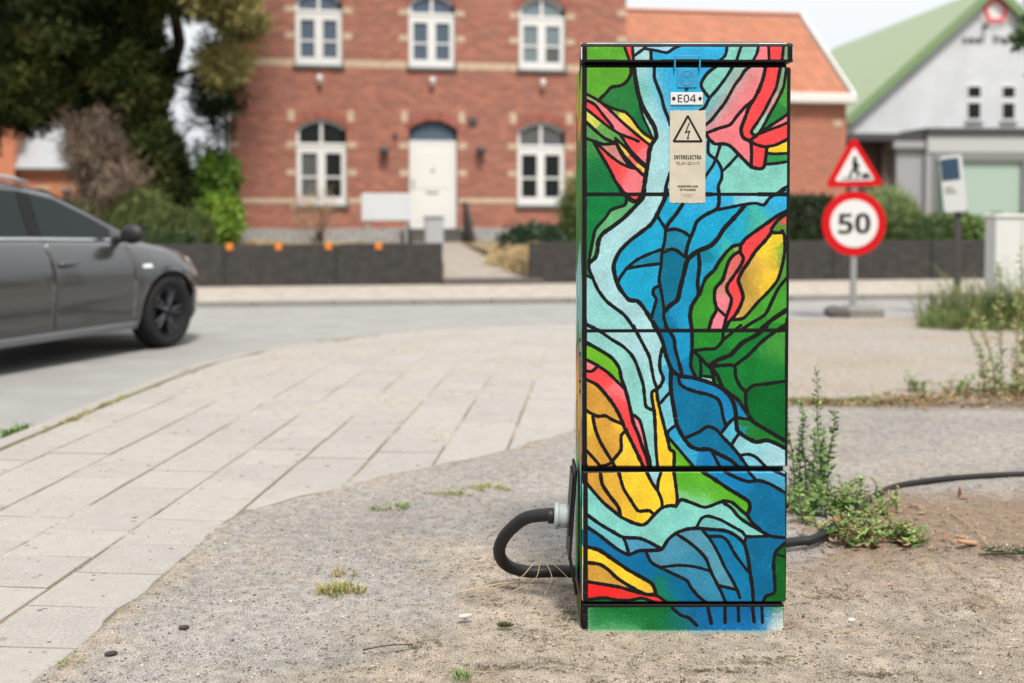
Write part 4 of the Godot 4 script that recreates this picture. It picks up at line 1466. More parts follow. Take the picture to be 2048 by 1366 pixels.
func build_car() -> void:
	var car := thing("parked_car", "dark grey estate car on the road, its front end beside the garden wall", "car", Vector3(-3.865, -0.056, -10.50), -21.0)
	# lower body
	var st := new_st(false)
	var rings: Array = []
	var s := -3.84
	var ss: Array[float] = []
	while s < 0.861:
		ss.append(s)
		s += 0.035
	ss.append(0.86)
	for q in ss:
		var half := side_section(q)
		var belt: float = tab(q, BELT)
		var k: float = tab(q, SIDE)
		var crown := 0.05 if q > -0.6 else 0.02
		half.append(Vector2(0.62 * k, belt + crown * 0.6))
		half.append(Vector2(0.3 * k, belt + crown * 0.95))
		half.append(Vector2(0.0, belt + crown))
		var ring: Array[Vector3] = []
		for p in half:
			ring.append(Vector3(p.x, p.y, -q))
		for i in range(half.size() - 2, -1, -1):
			ring.append(Vector3(-half[i].x, half[i].y, -q))
		rings.append(ring)
	for i in rings.size() - 1:
		var m := Vector3(0, 0.45, -(ss[i] + ss[i + 1]) / 2.0)
		for j in rings[i].size() - 1:
			quad(st, rings[i][j], rings[i + 1][j], rings[i + 1][j + 1], rings[i][j + 1], m)
	for e in [0, rings.size() - 1]:
		var c := Vector3(0, 0.45, -ss[e])
		for j in rings[e].size() - 1:
			tri(st, rings[e][j], rings[e][j + 1], c, Vector3(0, 0.45, 1.5))
	obj("body", st, M.paint, car)
	# cabin
	st = new_st(false)
	rings = []
	ss = []
	s = -3.78
	while s < -0.12:
		ss.append(s)
		s += 0.06
	for q in ss:
		var belt: float = tab(q, BELT) - 0.01
		var top: float = maxf(tab(q, ROOF), belt + 0.012)
		var half: Array = []
		for f in [0.0, 0.35, 0.7, 0.9]:
			var y: float = lerpf(belt, maxf(top - 0.035, belt + 0.006), f)
			half.append(Vector2(cabin_point(q, y), y))
		var we: float = cabin_point(q, top)
		half.append(Vector2(we - 0.03, maxf(top - 0.03, belt + 0.008)))
		half.append(Vector2(we - 0.12, top - 0.006))
		half.append(Vector2(we * 0.5, top + 0.008))
		half.append(Vector2(0, top + 0.012))
		var ring: Array[Vector3] = []
		for p in half:
			ring.append(Vector3(p.x, p.y, -q))
		for i in range(half.size() - 2, -1, -1):
			ring.append(Vector3(-half[i].x, half[i].y, -q))
		rings.append(ring)
	for i in rings.size() - 1:
		var m := Vector3(0, 0.8, -(ss[i] + ss[i + 1]) / 2.0)
		for j in rings[i].size() - 1:
			quad(st, rings[i][j], rings[i + 1][j], rings[i + 1][j + 1], rings[i][j + 1], m)
	obj("roof", st, M.paint, car)
	# dark insides of the arches and the floor pan
	st = new_st()
	cbox(st, Vector3(-0.68, 0.19, -0.42), Vector3(0.68, 0.62, 3.55), 0.05)
	obj("floor_pan", st, M.black, car)
	var side_lo := func(q: float) -> float: return maxf(sill_y(q) + 0.012, 0.30)
	var side_hi := func(q: float) -> float: return tab(q, BELT) - 0.012
	for sd in [1.0, -1.0]:
		for d in [["front_door", -1.40, -0.47], ["rear_door", -2.36, -1.415]]:
			st = new_st(false)
			flank(st, sd, d[1], d[2], side_lo, side_hi, 0.007, false, 28, 18)
			var door := obj(d[0], st, M.paint, car)
			st = new_st(false)
			var hy := 0.80
			var hs: float = d[1] + 0.13
			var w := side_point(hs, hy).x
			tube(st, curve(PackedVector3Array([Vector3(sd * (w + 0.004), hy, -hs + 0.09), Vector3(sd * (w + 0.045), hy + 0.004, -hs + 0.06), Vector3(sd * (w + 0.048), hy + 0.004, -hs - 0.06), Vector3(sd * (w + 0.004), hy, -hs - 0.09)]), 4), [0.015], 8)
			obj("handle", st, M.paint, door)
		# windows
		var lo := func(q: float) -> float: return tab(q, BELT) + 0.018
		for w in [["front_window", -1.40, -0.60, 0.085], ["rear_window", -2.33, -1.53, 0.085], ["quarter_window", -3.25, -2.42, 0.10]]:
			var cut: float = w[3]
			var hi := func(q: float) -> float: return tab(q, ROOF) - cut
			st = new_st()
			flank(st, sd, w[1], w[2], lo, hi, 0.006, true, 24, 8)
			obj(w[0], st, M.glass, car)
		st = new_st()
		flank(st, sd, -1.52, -1.41, lo, func(q: float) -> float: return tab(q, ROOF) - 0.085, 0.007, true, 4, 6)
		obj("pillar_trim", st, M.cabinet_black, car)
		st = new_st()
		flank(st, sd, -2.40, -0.52, func(q: float) -> float: return tab(q, BELT) + 0.002, func(q: float) -> float: return tab(q, BELT) + 0.017, 0.012, true, 30, 2)
		obj("window_trim", st, M.chrome, car)
		# sill strip, side marker, headlight
		st = new_st(false)
		flank(st, sd, -2.24, -0.42, func(q: float) -> float: return 0.21, func(q: float) -> float: return 0.275, 0.012, false, 16, 3)
		obj("sill_strip", st, M.grey_mid, car)
		st = new_st()
		flank(st, sd, -0.37, -0.25, func(q: float) -> float: return 0.725 - 0.03 * absf(q + 0.31), func(q: float) -> float: return 0.755, 0.008, false, 6, 2)
		obj("side_marker", st, M.lens, car)
		st = new_st(false)
		flank(st, sd, 0.44, 0.80, func(q: float) -> float: return tab(q, BELT) - 0.02 - 0.13 * smoothstep(0.40, 0.6, q), func(q: float) -> float: return tab(q, BELT) - 0.012, 0.008, false, 12, 4)
		obj("headlight", st, M.lens, car)
		# mirror
		st = new_st(false)
		var mb := Basis.from_scale(Vector3(0.115, 0.085, 0.06))
		lathe(st, [Vector2(0, -1), Vector2(0.55, -0.85), Vector2(0.95, -0.35), Vector2(1, 0.1), Vector2(0.8, 0.65), Vector2(0.4, 0.93), Vector2(0, 1)], 16, Transform3D(mb, Vector3(sd * 0.96, 1.02, 0.58)))
		tube(st, PackedVector3Array([Vector3(sd * 0.76, 0.965, 0.56), Vector3(sd * 0.93, 0.99, 0.58)]), [0.035, 0.03], 8)
		obj("mirror", st, M.black, car)
		# roof rail
		st = new_st(false)
		var rail := PackedVector3Array()
		for i in 13:
			var q := lerpf(-1.35, -3.25, i / 12.0)
			rail.append(Vector3(sd * (cabin_point(q, 1.44) - 0.02), tab(q, ROOF) - 0.01 + 0.045 * sin(PI * clampf(i / 12.0 * 1.0, 0.04, 0.96)) ** 0.4, -q))
		tube(st, rail, [0.017], 8)
		obj("roof_rail", st, M.rail, car)
		# wheels
		for c in [0.0, -2.66]:
			wheel(car, Transform3D(Basis(Vector3(0, 0, 1), -sd * PI / 2.0), Vector3(sd * 0.79, 0.32, -c)))
	# windscreen and rear screen, on the cabin's slopes
	for e in [["windscreen", -1.12, -0.30], ["rear_screen", -3.70, -3.42]]:
		st = new_st(false)
		var g: Array = []
		for i in 13:
			var q := lerpf(e[1], e[2], i / 12.0)
			var row: Array = []
			for j in 13:
				var f := lerpf(-1.0, 1.0, j / 12.0)
				var top: float = tab(q, ROOF)
				var we: float = cabin_point(q, top) - 0.10
				row.append(Vector3(f * we, top + 0.020 - 0.010 * f * f, -q))
			g.append(row)
		for i in 12:
			for j in 12:
				quad(st, g[i][j], g[i + 1][j], g[i + 1][j + 1], g[i][j + 1], Vector3(0, 0.5, 2))
		obj(e[0], st, M.glass, car)


func wheel(car: Node3D, t: Transform3D) -> void:
	var st := new_st(false)
	lathe(st, [Vector2(0.215, -0.10), Vector2(0.29, -0.115), Vector2(0.312, -0.09), Vector2(0.32, -0.05), Vector2(0.32, 0.05), Vector2(0.312, 0.09), Vector2(0.29, 0.115), Vector2(0.225, 0.10), Vector2(0.215, 0.08), Vector2(0.215, -0.10)], 40, t)
	var w := Node3D.new()
	put(w, "wheel", car)
	obj("tyre", st, M.tyre, w)
	st = new_st(false)
	lathe(st, [Vector2(0.0, -0.05), Vector2(0.20, -0.05), Vector2(0.212, 0.085), Vector2(0.218, 0.10), Vector2(0.205, 0.10), Vector2(0.19, 0.02), Vector2(0.05, 0.02), Vector2(0.0, 0.02)], 36, t)
	obj("rim", st, M.rim, w)
	for k in 5:
		st = new_st()
		var a := TAU * k / 5.0 + 0.35
		for d in [-0.16, 0.16]:
			var b := Transform3D(Basis(Vector3.UP, a + d), Vector3.ZERO)
			cbox(st, Vector3(0.03, 0.045, -0.013), Vector3(0.205, 0.082, 0.013), 0.006, t * b)
		obj("spoke", st, M.spoke, w)
	st = new_st(false)
	lathe(st, [Vector2(0.045, 0.02), Vector2(0.045, 0.092), Vector2(0.03, 0.1), Vector2(0.0, 0.1)], 16, t)
	obj("hub_cap", st, M.rim, w)


# ------------------------------------------------------------------ signs and street boxes
func rounded(poly: PackedVector2Array, r: float) -> PackedVector2Array:
	var a := Geometry2D.offset_polygon(poly, -r)
	return Geometry2D.offset_polygon(a[0], r, Geometry2D.JOIN_ROUND)[0]


func build_signs() -> void:
	var at := Vector3(3.745, -0.005, -12.6)
	var post := thing("sign_post", "grey steel post in a concrete foot carrying the triangular and round signs", "post", at)
	part_box("pole", Vector3(-0.03, 0.02, -0.03), Vector3(0.03, 1.78, 0.03), 0.006, M.metal, post)
	part_box("concrete_foot", Vector3(-0.10, -0.03, -0.17), Vector3(0.30, 0.105, 0.17), 0.03, M.concrete, post)
	var st := new_st(false)
	lathe(st, [Vector2(0.0, -0.17), Vector2(0.08, -0.17), Vector2(0.10, -0.15), Vector2(0.10, 0.15), Vector2(0.08, 0.17), Vector2(0.0, 0.17)], 16, Transform3D(Basis(Vector3.RIGHT, PI / 2) * Basis.from_scale(Vector3(1.15, 1, 0.7)), Vector3(-0.17, 0.03, 0)))
	obj("foot_weight", st, M.concrete_dark, post)
	# speed sign
	var sp := thing("speed_sign", "round white road sign with red border reading 50", "road sign", at + Vector3(-0.01, 1.012, 0.045), 2.0)
	st = new_st()
	plate(st, disc_poly(Vector2.ZERO, 0.352, 56), -0.012, 0.0)
	obj("border", st, M.red, sp)
	st = new_st()
	plate(st, disc_poly(Vector2(0.0, 0.0), 0.262, 56), 0.001, 0.004)
	obj("face", st, M.sign_white, sp)
	lettering(sp, "50", true, Vector2(0.355, 0.228), Vector3(0.0, 0.0, 0.006), M.print, 0.003, "number")
	for y in [-0.16, 0.16]:
		part_box("bracket", Vector3(-0.12, y - 0.02, -0.03), Vector3(0.12, y + 0.02, -0.0125), 0.003, M.metal, sp)
	# roadworks sign
	var tr := thing("roadworks_sign", "triangular red bordered sign showing a digging worker and a heap", "road sign", at + Vector3(-0.01, 1.60, 0.05), 3.0)
	var tri_poly := func(k: float) -> PackedVector2Array: return PackedVector2Array([Vector2(-0.335 * k, -0.195 * k), Vector2(0.335 * k, -0.175 * k), Vector2(-0.015 * k, 0.375 * k)])
	st = new_st()
	plate(st, rounded(tri_poly.call(1.0), 0.03), -0.012, 0.0)
	obj("border", st, M.red, tr)
	st = new_st()
	plate(st, rounded(tri_poly.call(0.66), 0.012), 0.001, 0.004)
	obj("face", st, M.sign_white, tr)
	st = new_st()
	plate(st, disc_poly(Vector2(-0.003, 0.118), 0.024, 16), 0.005, 0.007)
	plate(st, PackedVector2Array([Vector2(-0.035, 0.085), Vector2(0.0, 0.098), Vector2(0.028, 0.085), Vector2(0.035, 0.03), Vector2(0.02, 0.0), Vector2(0.05, -0.075), Vector2(0.03, -0.085), Vector2(-0.005, -0.01), Vector2(-0.03, -0.045), Vector2(-0.055, -0.09), Vector2(-0.078, -0.085), Vector2(-0.045, -0.02), Vector2(-0.02, 0.03)]), 0.005, 0.007)
	plate(st, PackedVector2Array([Vector2(0.02, 0.085), Vector2(0.06, 0.03), Vector2(0.052, 0.02), Vector2(0.01, 0.06)]), 0.0055, 0.0075)
	obj("worker_symbol", st, M.print, tr)
	st = new_st()
	plate(st, PackedVector2Array([Vector2(-0.02, 0.045), Vector2(0.095, -0.065), Vector2(0.088, -0.073), Vector2(-0.028, 0.036)]), 0.008, 0.0095)
	obj("shovel_symbol", st, M.print, tr)
	st = new_st()
	plate(st, PackedVector2Array([Vector2(0.06, -0.098), Vector2(0.19, -0.095), Vector2(0.155, -0.06), Vector2(0.135, -0.03), Vector2(0.115, -0.028), Vector2(0.10, -0.055)]), 0.005, 0.007)
	plate(st, PackedVector2Array([Vector2(-0.15, -0.105), Vector2(0.055, -0.100), Vector2(0.04, -0.088), Vector2(-0.01, -0.092), Vector2(-0.06, -0.084), Vector2(-0.10, -0.092), Vector2(-0.14, -0.094)]), 0.005, 0.007)
	obj("heap_symbol", st, M.print, tr)
	part_box("bracket", Vector3(-0.12, -0.06, -0.03), Vector3(0.12, -0.02, -0.0125), 0.003, M.metal, tr)
	# stop flag on its post
	var bus := thing("stop_sign_board", "tilted white board with dark blue top on a dark post, among weeds", "sign", Vector3(5.04, -0.05, -13.0), -12.0)
	part_box("pole", Vector3(-0.035, -0.05, -0.035), Vector3(0.035, 1.72, 0.035), 0.006, mat(0.05, 0.045, 0.045, 0.6), bus)
	var t := Transform3D(Basis(Vector3(0, 0, 1), deg_to_rad(6)) * Basis(Vector3.UP, deg_to_rad(-20)), Vector3(-0.07, 1.50, 0.06))
	st = new_st()
	plate(st, rounded(PackedVector2Array([Vector2(-0.12, -0.32), Vector2(0.12, -0.32), Vector2(0.12, 0.32), Vector2(-0.12, 0.32)]), 0.03), -0.02, 0.0, t)
	obj("board", st, M.sign_white, bus)
	st = new_st()
	plate(st, PackedVector2Array([Vector2(-0.11, 0.04), Vector2(0.085, 0.04), Vector2(0.085, 0.285), Vector2(-0.11, 0.285)]), 0.001, 0.003, t)
	obj("blue_panel", st, M.navy, bus)
	st = new_st()
	for k in 3:
		plate(st, PackedVector2Array([Vector2(-0.09, -0.05 - 0.03 * k), Vector2(0.0 + 0.02 * k, -0.05 - 0.03 * k), Vector2(0.0 + 0.02 * k, -0.035 - 0.03 * k), Vector2(-0.09, -0.035 - 0.03 * k)]), 0.001, 0.002, t)
	kind(obj("print", st, M.grey_mid, bus), "stuff")
	# white street cabinet
	var wc := thing("white_cabinet", "plain white utility cabinet behind tall weeds by the dark wall", "cabinet", Vector3(5.72, -0.03, -13.6), -3.0)
	part_box("housing", Vector3(0.0, 0.05, -0.35), Vector3(0.62, 1.09, 0.0), 0.012, mat(0.58, 0.58, 0.56, 0.5), wc)
	part_box("lid", Vector3(-0.015, 1.09, -0.37), Vector3(0.635, 1.13, 0.02), 0.01, mat(0.58, 0.58, 0.56, 0.5), wc)
	part_box("plinth", Vector3(0.01, -0.05, -0.34), Vector3(0.61, 0.05, -0.01), 0.005, M.grey_mid, wc)
	part_box("door_edge", Vector3(0.30, 0.08, 0.001), Vector3(0.307, 1.06, 0.004), 0.0, M.grey_mid, wc)


# ------------------------------------------------------------------ the painted cabinet
# the mural is worked out in millimetres on the cabinet's front, from its lower left corner
const MW := 620
const MH := 1720
var ink_map := PackedByteArray()
var paints: Array = []


func points(text: String) -> PackedVector2Array:
	var out := PackedVector2Array()
	for pair in text.split(" "):
		var q := pair.split(",")
		out.append(Vector2(float(q[0]) + 12.0, MH - 1 - float(q[1])))
	return out


# one brush line of black paint
func ink(text: String, width: float) -> void:
	var p := points(text)
	var last := p.size() - 1
	for i in last:
		for k in 5:
			var a := p[i].lerp(p[i + 1], k / 5.0)
			var b := p[i].lerp(p[i + 1], (k + 1) / 5.0)
			a = a.lerp(p[i].cubic_interpolate(p[i + 1], p[maxi(i - 1, 0)], p[mini(i + 2, last)], k / 5.0), 0.75)
			b = b.lerp(p[i].cubic_interpolate(p[i + 1], p[maxi(i - 1, 0)], p[mini(i + 2, last)], (k + 1) / 5.0), 0.75)
			stroke(a, b, width / 2.0 * (0.98 + 0.26 * patchy.get_noise_2d(a.x * 0.30, a.y * 0.30)))


func stroke(a: Vector2, b: Vector2, r: float) -> void:
	var d := b - a
	var ll := maxf(d.length_squared(), 1e-6)
	for y in range(maxi(0, int(minf(a.y, b.y) - r - 1)), mini(MH, int(maxf(a.y, b.y) + r + 2))):
		for x in range(maxi(0, int(minf(a.x, b.x) - r - 1)), mini(MW, int(maxf(a.x, b.x) + r + 2))):
			var q := Vector2(x, y)
			var t := clampf((q - a).dot(d) / ll, 0.0, 1.0)
			var c := clampf(r + 0.5 - q.distance_to(a + d * t), 0.0, 1.0)
			if c > 0.0:
				var i := y * MW + x
				ink_map[i] = maxi(ink_map[i], int(c * 255.0))


func paint(c: Color, text: String) -> void:
	for p in points(text):
		paints.append([p, c])


func mural_texture() -> ImageTexture:
	ink_map.resize(MW * MH)
	ink_map.fill(0)
	mural()
	# paint spreads from each dab, at half size, and stops at the lines
	var w := MW / 2
	var h := MH / 2
	var n := w * h
	var wall := PackedByteArray()
	wall.resize(n)
	var area := PackedInt32Array()
	area.resize(n)
	area.fill(-1)
	var dab := PackedInt32Array()
	dab.resize(n)
	dab.fill(-1)
	for y in h:
		for x in w:
			wall[y * w + x] = 1 if x == 0 or y == 0 or x == w - 1 or y == h - 1 else (1 if ink_map[y * 2 * MW + x * 2] > 120 else 0)
	var q := PackedInt32Array()
	q.resize(n)
	var steps := [1, -1, w, -w]
	var id := 0
	for start in n:
		if wall[start] == 1 or area[start] >= 0:
			continue
		var head := 0
		var tail := 1
		q[0] = start
		area[start] = id
		while head < tail:
			var i := q[head]
			head += 1
			for s in steps:
				var j: int = i + s
				if wall[j] == 0 and area[j] < 0:
					area[j] = id
					q[tail] = j
					tail += 1
		id += 1
	var head := 0
	var tail := 0
	for k in paints.size():
		var p: Vector2 = paints[k][0] / 2.0
		var best := -1
		for r in 9:   # a dab that fell on a line moves to the nearest open spot
			for a in 12:
				var x := clampi(int(p.x + r * cos(a * TAU / 12.0)), 1, w - 2)
				var y := clampi(int(p.y + r * sin(a * TAU / 12.0)), 1, h - 2)
				if best < 0 and wall[y * w + x] == 0:
					best = y * w + x
		if best >= 0 and dab[best] < 0:
			dab[best] = k
			q[tail] = best
			tail += 1
	while head < tail:
		var i := q[head]
		head += 1
		for s in steps:
			var j: int = i + s
			if wall[j] == 0 and dab[j] < 0:
				dab[j] = dab[i]
				q[tail] = j
				tail += 1
	# what is left lies under the lines, or was missed
	var front: Array = []
	for i in n:
		if dab[i] >= 0:
			front.append(i)
	var at := 0
	while at < front.size():
		var i: int = front[at]
		at += 1
		for s in steps:
			var j: int = i + s
			if j >= 0 and j < n and dab[j] < 0:
				dab[j] = dab[i]
				area[j] = area[i]
				front.append(j)
	# colours, blended and stippled across the dabs of one area
	var r := RandomNumberGenerator.new()
	r.seed = 5
	var nz := FastNoiseLite.new()
	nz.seed = 3
	nz.frequency = 0.013
	nz.fractal_octaves = 4
	var broad := nz.get_image(MW, MH).get_data()
	nz.frequency = 0.09
	var fine := nz.get_image(MW, MH).get_data()
	var jig := PackedInt32Array()
	for k in 4096:
		var v := Vector2(r.randfn(), r.randfn()) * 13.0
		jig.append(int(v.y) * w + int(v.x))
	var cols := PackedColorArray()
	for k in paints:
		cols.append(k[1])
	var d := PackedByteArray()
	d.resize(MW * MH * 3)
	var e := 0
	var black := Color8(24, 22, 24)
	for y in MH:
		for x in MW:
			var i := y * MW + x
			var a := ink_map[i] / 255.0
			var c := black
			if a < 1.0:
				var o := (y / 2) * w + x / 2
				if o >= n:
					o = n - 1
				c = Color(0, 0, 0)
				for k in 5:
					e = (e * 1103515245 + 12345) & 0x7fffffff
					var j := o + jig[(e >> 12) & 4095]
					if j < 0 or j >= n or area[j] != area[o]:
						j = o
					c += cols[maxi(dab[j], 0)] * 0.2
				var v := 1.0 + 0.07 * (broad[i] - 128) / 128.0 + 0.08 * (fine[i] - 128) / 128.0
				c = c * v
				if fine[i] > 205 and broad[i] > 140:
					c = c.lerp(Color(0.85, 0.9, 0.9), 0.16)
				c = c.lerp(black, a)
			d[i * 3] = clampi(int(c.r * 255.0), 0, 255)
			d[i * 3 + 1] = clampi(int(c.g * 255.0), 0, 255)
			d[i * 3 + 2] = clampi(int(c.b * 255.0), 0, 255)
	# scratches, chips along the edges, dust on the foot
	for k in 170:
		var p := Vector2(r.randf_range(14, MW - 20), r.randf_range(60, MH - 20))
		if k % 3 == 0:
			p.y = MH - r.randf_range(20, 340)
		if k % 5 == 0:
			p.x = 14.0 if r.randf() < 0.5 else MW - 22.0
		var dir := Vector2.from_angle(r.randfn() * 0.5)
		var l := int(r.randf_range(2, 22))
		var pale := Color(0.86, 0.87, 0.84)
		for m in l:
			var x := clampi(int(p.x + dir.x * m), 0, MW - 1)
			var y := clampi(int(p.y + dir.y * m), 0, MH - 1)
			var i := (y * MW + x) * 3
			var a := 0.55 * r.randf()
			d[i] = int(lerpf(d[i], pale.r * 255.0, a))
			d[i + 1] = int(lerpf(d[i + 1], pale.g * 255.0, a))
			d[i + 2] = int(lerpf(d[i + 2], pale.b * 255.0, a))
	for y in range(MH - 75, MH):
		for x in MW:
			var i := y * MW + x
			var up := float(MH - y) - 16.0
			var a := clampf(0.10 - up / 8.0 + 0.4 * (fine[i] - 128) / 128.0, 0.0, 0.8)
			if a > 0.0:
				d[i * 3] = int(lerpf(d[i * 3], 190.0, a))
				d[i * 3 + 1] = int(lerpf(d[i * 3 + 1], 196.0, a))
				d[i * 3 + 2] = int(lerpf(d[i * 3 + 2], 178.0, a))
	return ImageTexture.create_from_image(Image.create_from_data(MW, MH, false, Image.FORMAT_RGB8, d))


# the narrow left flank carries the painting on round the corner
func flank_texture() -> ImageTexture:
	var w := 160
	var h := 860
	var im := Image.create(w, h, false, Image.FORMAT_RGB8)
	var bands := [[0.0, 0.70, 0.75, 0.25], [0.05, 0.90, 0.72, 0.2], [0.10, 0.88, 0.3, 0.3], [0.13, 0.22, 0.5, 0.16], [0.26, 0.16, 0.45, 0.15], [0.32, 0.62, 0.82, 0.84], [0.43, 0.55, 0.80, 0.78], [0.47, 0.18, 0.47, 0.16], [0.50, 0.92, 0.38, 0.35], [0.53, 0.90, 0.66, 0.2], [0.61, 0.76, 0.52, 0.2], [0.69, 0.46, 0.80, 0.76], [0.77, 0.20, 0.58, 0.2], [0.83, 0.28, 0.62, 0.2], [0.87, 0.05, 0.45, 0.6], [0.895, 0.85, 0.2, 0.15], [0.93, 0.06, 0.40, 0.18], [1.0, 0.08, 0.42, 0.22]]
	for y in h:
		for x in w:
			var f := float(y) / h + 0.03 * sin(x * 0.045 + y * 0.012) + 0.02 * patchy.get_noise_2d(x * 0.5, y * 0.5)
			var c := Color(0.1, 0.4, 0.15)
			var line := false
			for k in bands.size():
				if f >= bands[k][0]:
					c = Color(bands[k][1], bands[k][2], bands[k][3])
					line = f - bands[k][0] < 0.006
			var g := fmod(x + 34.0 * sin(y * 0.011) + 400.0, 74.0)
			if line:
				c = Color8(26, 24, 26)
			elif g > 42.0:
				c = c.lerp(Color(0.2, 0.55, 0.25), 0.45)
			im.set_pixel(x, y, c * (1.0 + 0.1 * patchy.get_noise_2d(x * 3.0, y * 3.0)))
	return ImageTexture.create_from_image(im)


func mm(x: float, y: float, z := 0.0) -> Vector3:
	return Vector3(x, y, z) / 1000.0


func lid_point(x: float, p: Vector2) -> Vector3:
	var f := clampf((-p.x - 10.0) / 300.0, 0.0, 1.0)
	return mm(x + (16.0 * f if x < 200.0 else -16.0 * f), p.y, p.x)


func build_cabinet() -> void:
	var b := thing("painted_cabinet", "tall street utility cabinet covered in a colourful stained glass style mural", "cabinet", Vector3(0.198, -0.03, -3.25))
	var roller := noise_tex(512, 0.16, 41, 0.0, 1.0, 3)
	var art := StandardMaterial3D.new()
	art.albedo_color = Color(0.74, 0.74, 0.74).linear_to_srgb()
	art.albedo_texture = mural_texture()
	art.roughness = 0.5
	art.metallic_specular = 0.28
	art.heightmap_enabled = true
	art.heightmap_texture = roller
	art.heightmap_scale = 0.035
	art.texture_repeat = false
	us = Vector2(1000.0 / MW, -1000.0 / MH)
	uo = Vector2(12.0 / MW, 1.0)
	part_box("upper_door", mm(1, 488, -30), mm(587, 1620, 0), 0.004, art, b)
	part_box("lower_door", mm(3, 97, -30), mm(586, 473, -2), 0.004, art, b)
	part_box("plinth", mm(4, -60, -310), mm(582, 90, -9), 0.004, art, b)
	# lid: rounded upper edge, hanging over the doors
	var st := new_st()
	var prof := [Vector2(8, 1634), Vector2(8, 1670), Vector2(7, 1679), Vector2(3, 1685), Vector2(-6, 1688), Vector2(-320, 1692), Vector2(-345, 1684), Vector2(-345, 1634)]
	for i in prof.size() - 1:
		var p: Vector2 = prof[i]
		var q: Vector2 = prof[i + 1]
		quad(st, lid_point(-4, p), lid_point(590, p), lid_point(590, q), lid_point(-4, q), mm(295, 1655, -150))
	quad(st, lid_point(-4, prof[0]), lid_point(590, prof[0]), lid_point(590, prof[7]), lid_point(-4, prof[7]), mm(295, 1655, -150))
	for x in [-4, 590]:
		for i in range(1, prof.size() - 1):
			tri(st, lid_point(x, prof[0]), lid_point(x, prof[i]), lid_point(x, prof[i + 1]), mm(295, 1655, -150))
	var lid := obj("lid", st, art, b)
	us = Vector2.ONE
	uo = Vector2.ZERO
	part_box("lid_top", mm(14, 1680, -338), mm(572, 1693, -12), 0.003, mat(0.10, 0.10, 0.10, 0.5), lid)
	part_box("housing", mm(6, 60, -318), mm(582, 1633, -31), 0.003, M.cabinet_black, b)
	# left flank
	st = new_st()
	var z0 := -318.0
	us = Vector2(0, 0)
	for e in [[0, 1630]]:
		var c := [mm(1, -60, z0), mm(1, -60, -32), mm(1, 1630, -32), mm(1, 1630, z0)]
		var uv := [Vector2(0, 1), Vector2(1, 1), Vector2(1, 0), Vector2(0, 0)]
		for k in [0, 1, 2, 0, 2, 3]:
			st.set_uv(uv[k])
			st.add_vertex(c[k])
	us = Vector2.ONE
	var fm := StandardMaterial3D.new()
	fm.albedo_color = Color(0.92, 0.92, 0.92).linear_to_srgb()
	fm.albedo_texture = flank_texture()
	fm.roughness = 0.5
	fm.metallic_specular = 0.28
	var fl := obj("left_panel", st, fm, b)
	for y in [840, 800, 720, 690, 410, 300, 250]:
		st = new_st(false)
		lathe(st, [Vector2(0.006, 0.0), Vector2(0.006, 0.002), Vector2(0.003, 0.0035), Vector2(0.0, 0.004)], 10, Transform3D(Basis(Vector3(0, 0, 1), PI / 2), mm(1, y, -80)))
		obj("rivet", st, M.screw, fl)
	# slot line, cover on the flank, cable gland
	var sl := Transform3D(Basis(Vector3(0, 0, 1), deg_to_rad(-4.0)), mm(-4, 440, 0))
	st = new_st()
	cbox(st, mm(-12, -250, -235), mm(-4, 20, -75), 0.003, sl)
	cbox(st, mm(-17, -180, -225), mm(-12, 0, -85), 0.002, sl)
	var kink := Transform3D(Basis(Vector3(0, 0, 1), deg_to_rad(10.0)), mm(-26, 195, 0))
	cbox(st, mm(-6, -105, -235), mm(3, 2, -75), 0.003, kink)
	obj("flank_cover", st, M.cabinet_black, b)
	st = new_st(false)
	var gt := Transform3D(Basis(Vector3(0, 0, 1), PI / 2 - 0.03), mm(-26, 305, -150))
	lathe(st, [Vector2(0.0, -0.005), Vector2(0.036, -0.005), Vector2(0.037, 0.026), Vector2(0.034, 0.028), Vector2(0.034, 0.031), Vector2(0.040, 0.033), Vector2(0.040, 0.043), Vector2(0.036, 0.047), Vector2(0.02, 0.047)], 8, gt)
	obj("cable_gland", st, M.gland, b)
	# lock plate with its embossed curls, lying over the gap under the lid
	st = new_st()
	cbox(st, mm(266, 1562, -1), mm(322, 1616, 3), 0.0015)
	for x in [[257, 261], [327, 331]]:
		cbox(st, mm(x[0], 1612, -1), mm(x[1], 1650, 10.5), 0.0012)
	cbox(st, mm(263, 1640, 7), mm(325, 1652, 10), 0.0012)
	var lk := obj("lock_plate", st, M.lock_blue, b)
	st = new_st(false)
	var ring := PackedVector3Array()
	for k in 29:
		ring.append(mm(294 + 21 * cos(TAU * k / 28.0), 1589 + 20 * sin(TAU * k / 28.0), 3.2))
	tube(st, ring, [0.0012], 6)
	for q in [[285, 1589, 1.0], [303, 1589, -1.0]]:
		var curl := PackedVector3Array()
		for k in 22:
			var f := k * 0.42
			curl.append(mm(q[0] + q[2] * (9 - 0.32 * k) * cos(f), q[1] + (12 - 0.35 * k) * sin(f), 3.2))
		tube(st, curl, [0.0011], 6)
	obj("embossed_emblem", st, M.lock_blue, lk)
	part_box("keyhole", mm(288, 1556, -1), mm(298, 1561, 3), 0.0, M.screw, lk)
	# number plate
	var np := part_box("number_plate", mm(248, 1514, 0.5), mm(339, 1549, 3.5), 0.001, M.plate, b)
	lettering(np, "E04", false, Vector2(0.051, 0.0215), mm(294, 1532, 4.2), M.print, 0.0006)
	for x in [257, 331]:
		st = new_st(false)
		lathe(st, [Vector2(0.005, 0.0), Vector2(0.0048, 0.0018), Vector2(0.003, 0.003), Vector2(0.0, 0.0032)], 12, Transform3D(Basis(Vector3.RIGHT, PI / 2), mm(x, 1532, 3.5)))
		obj("screw", st, M.screw, np)
	# warning sticker
	st = new_st()
	var edge := PackedVector2Array()
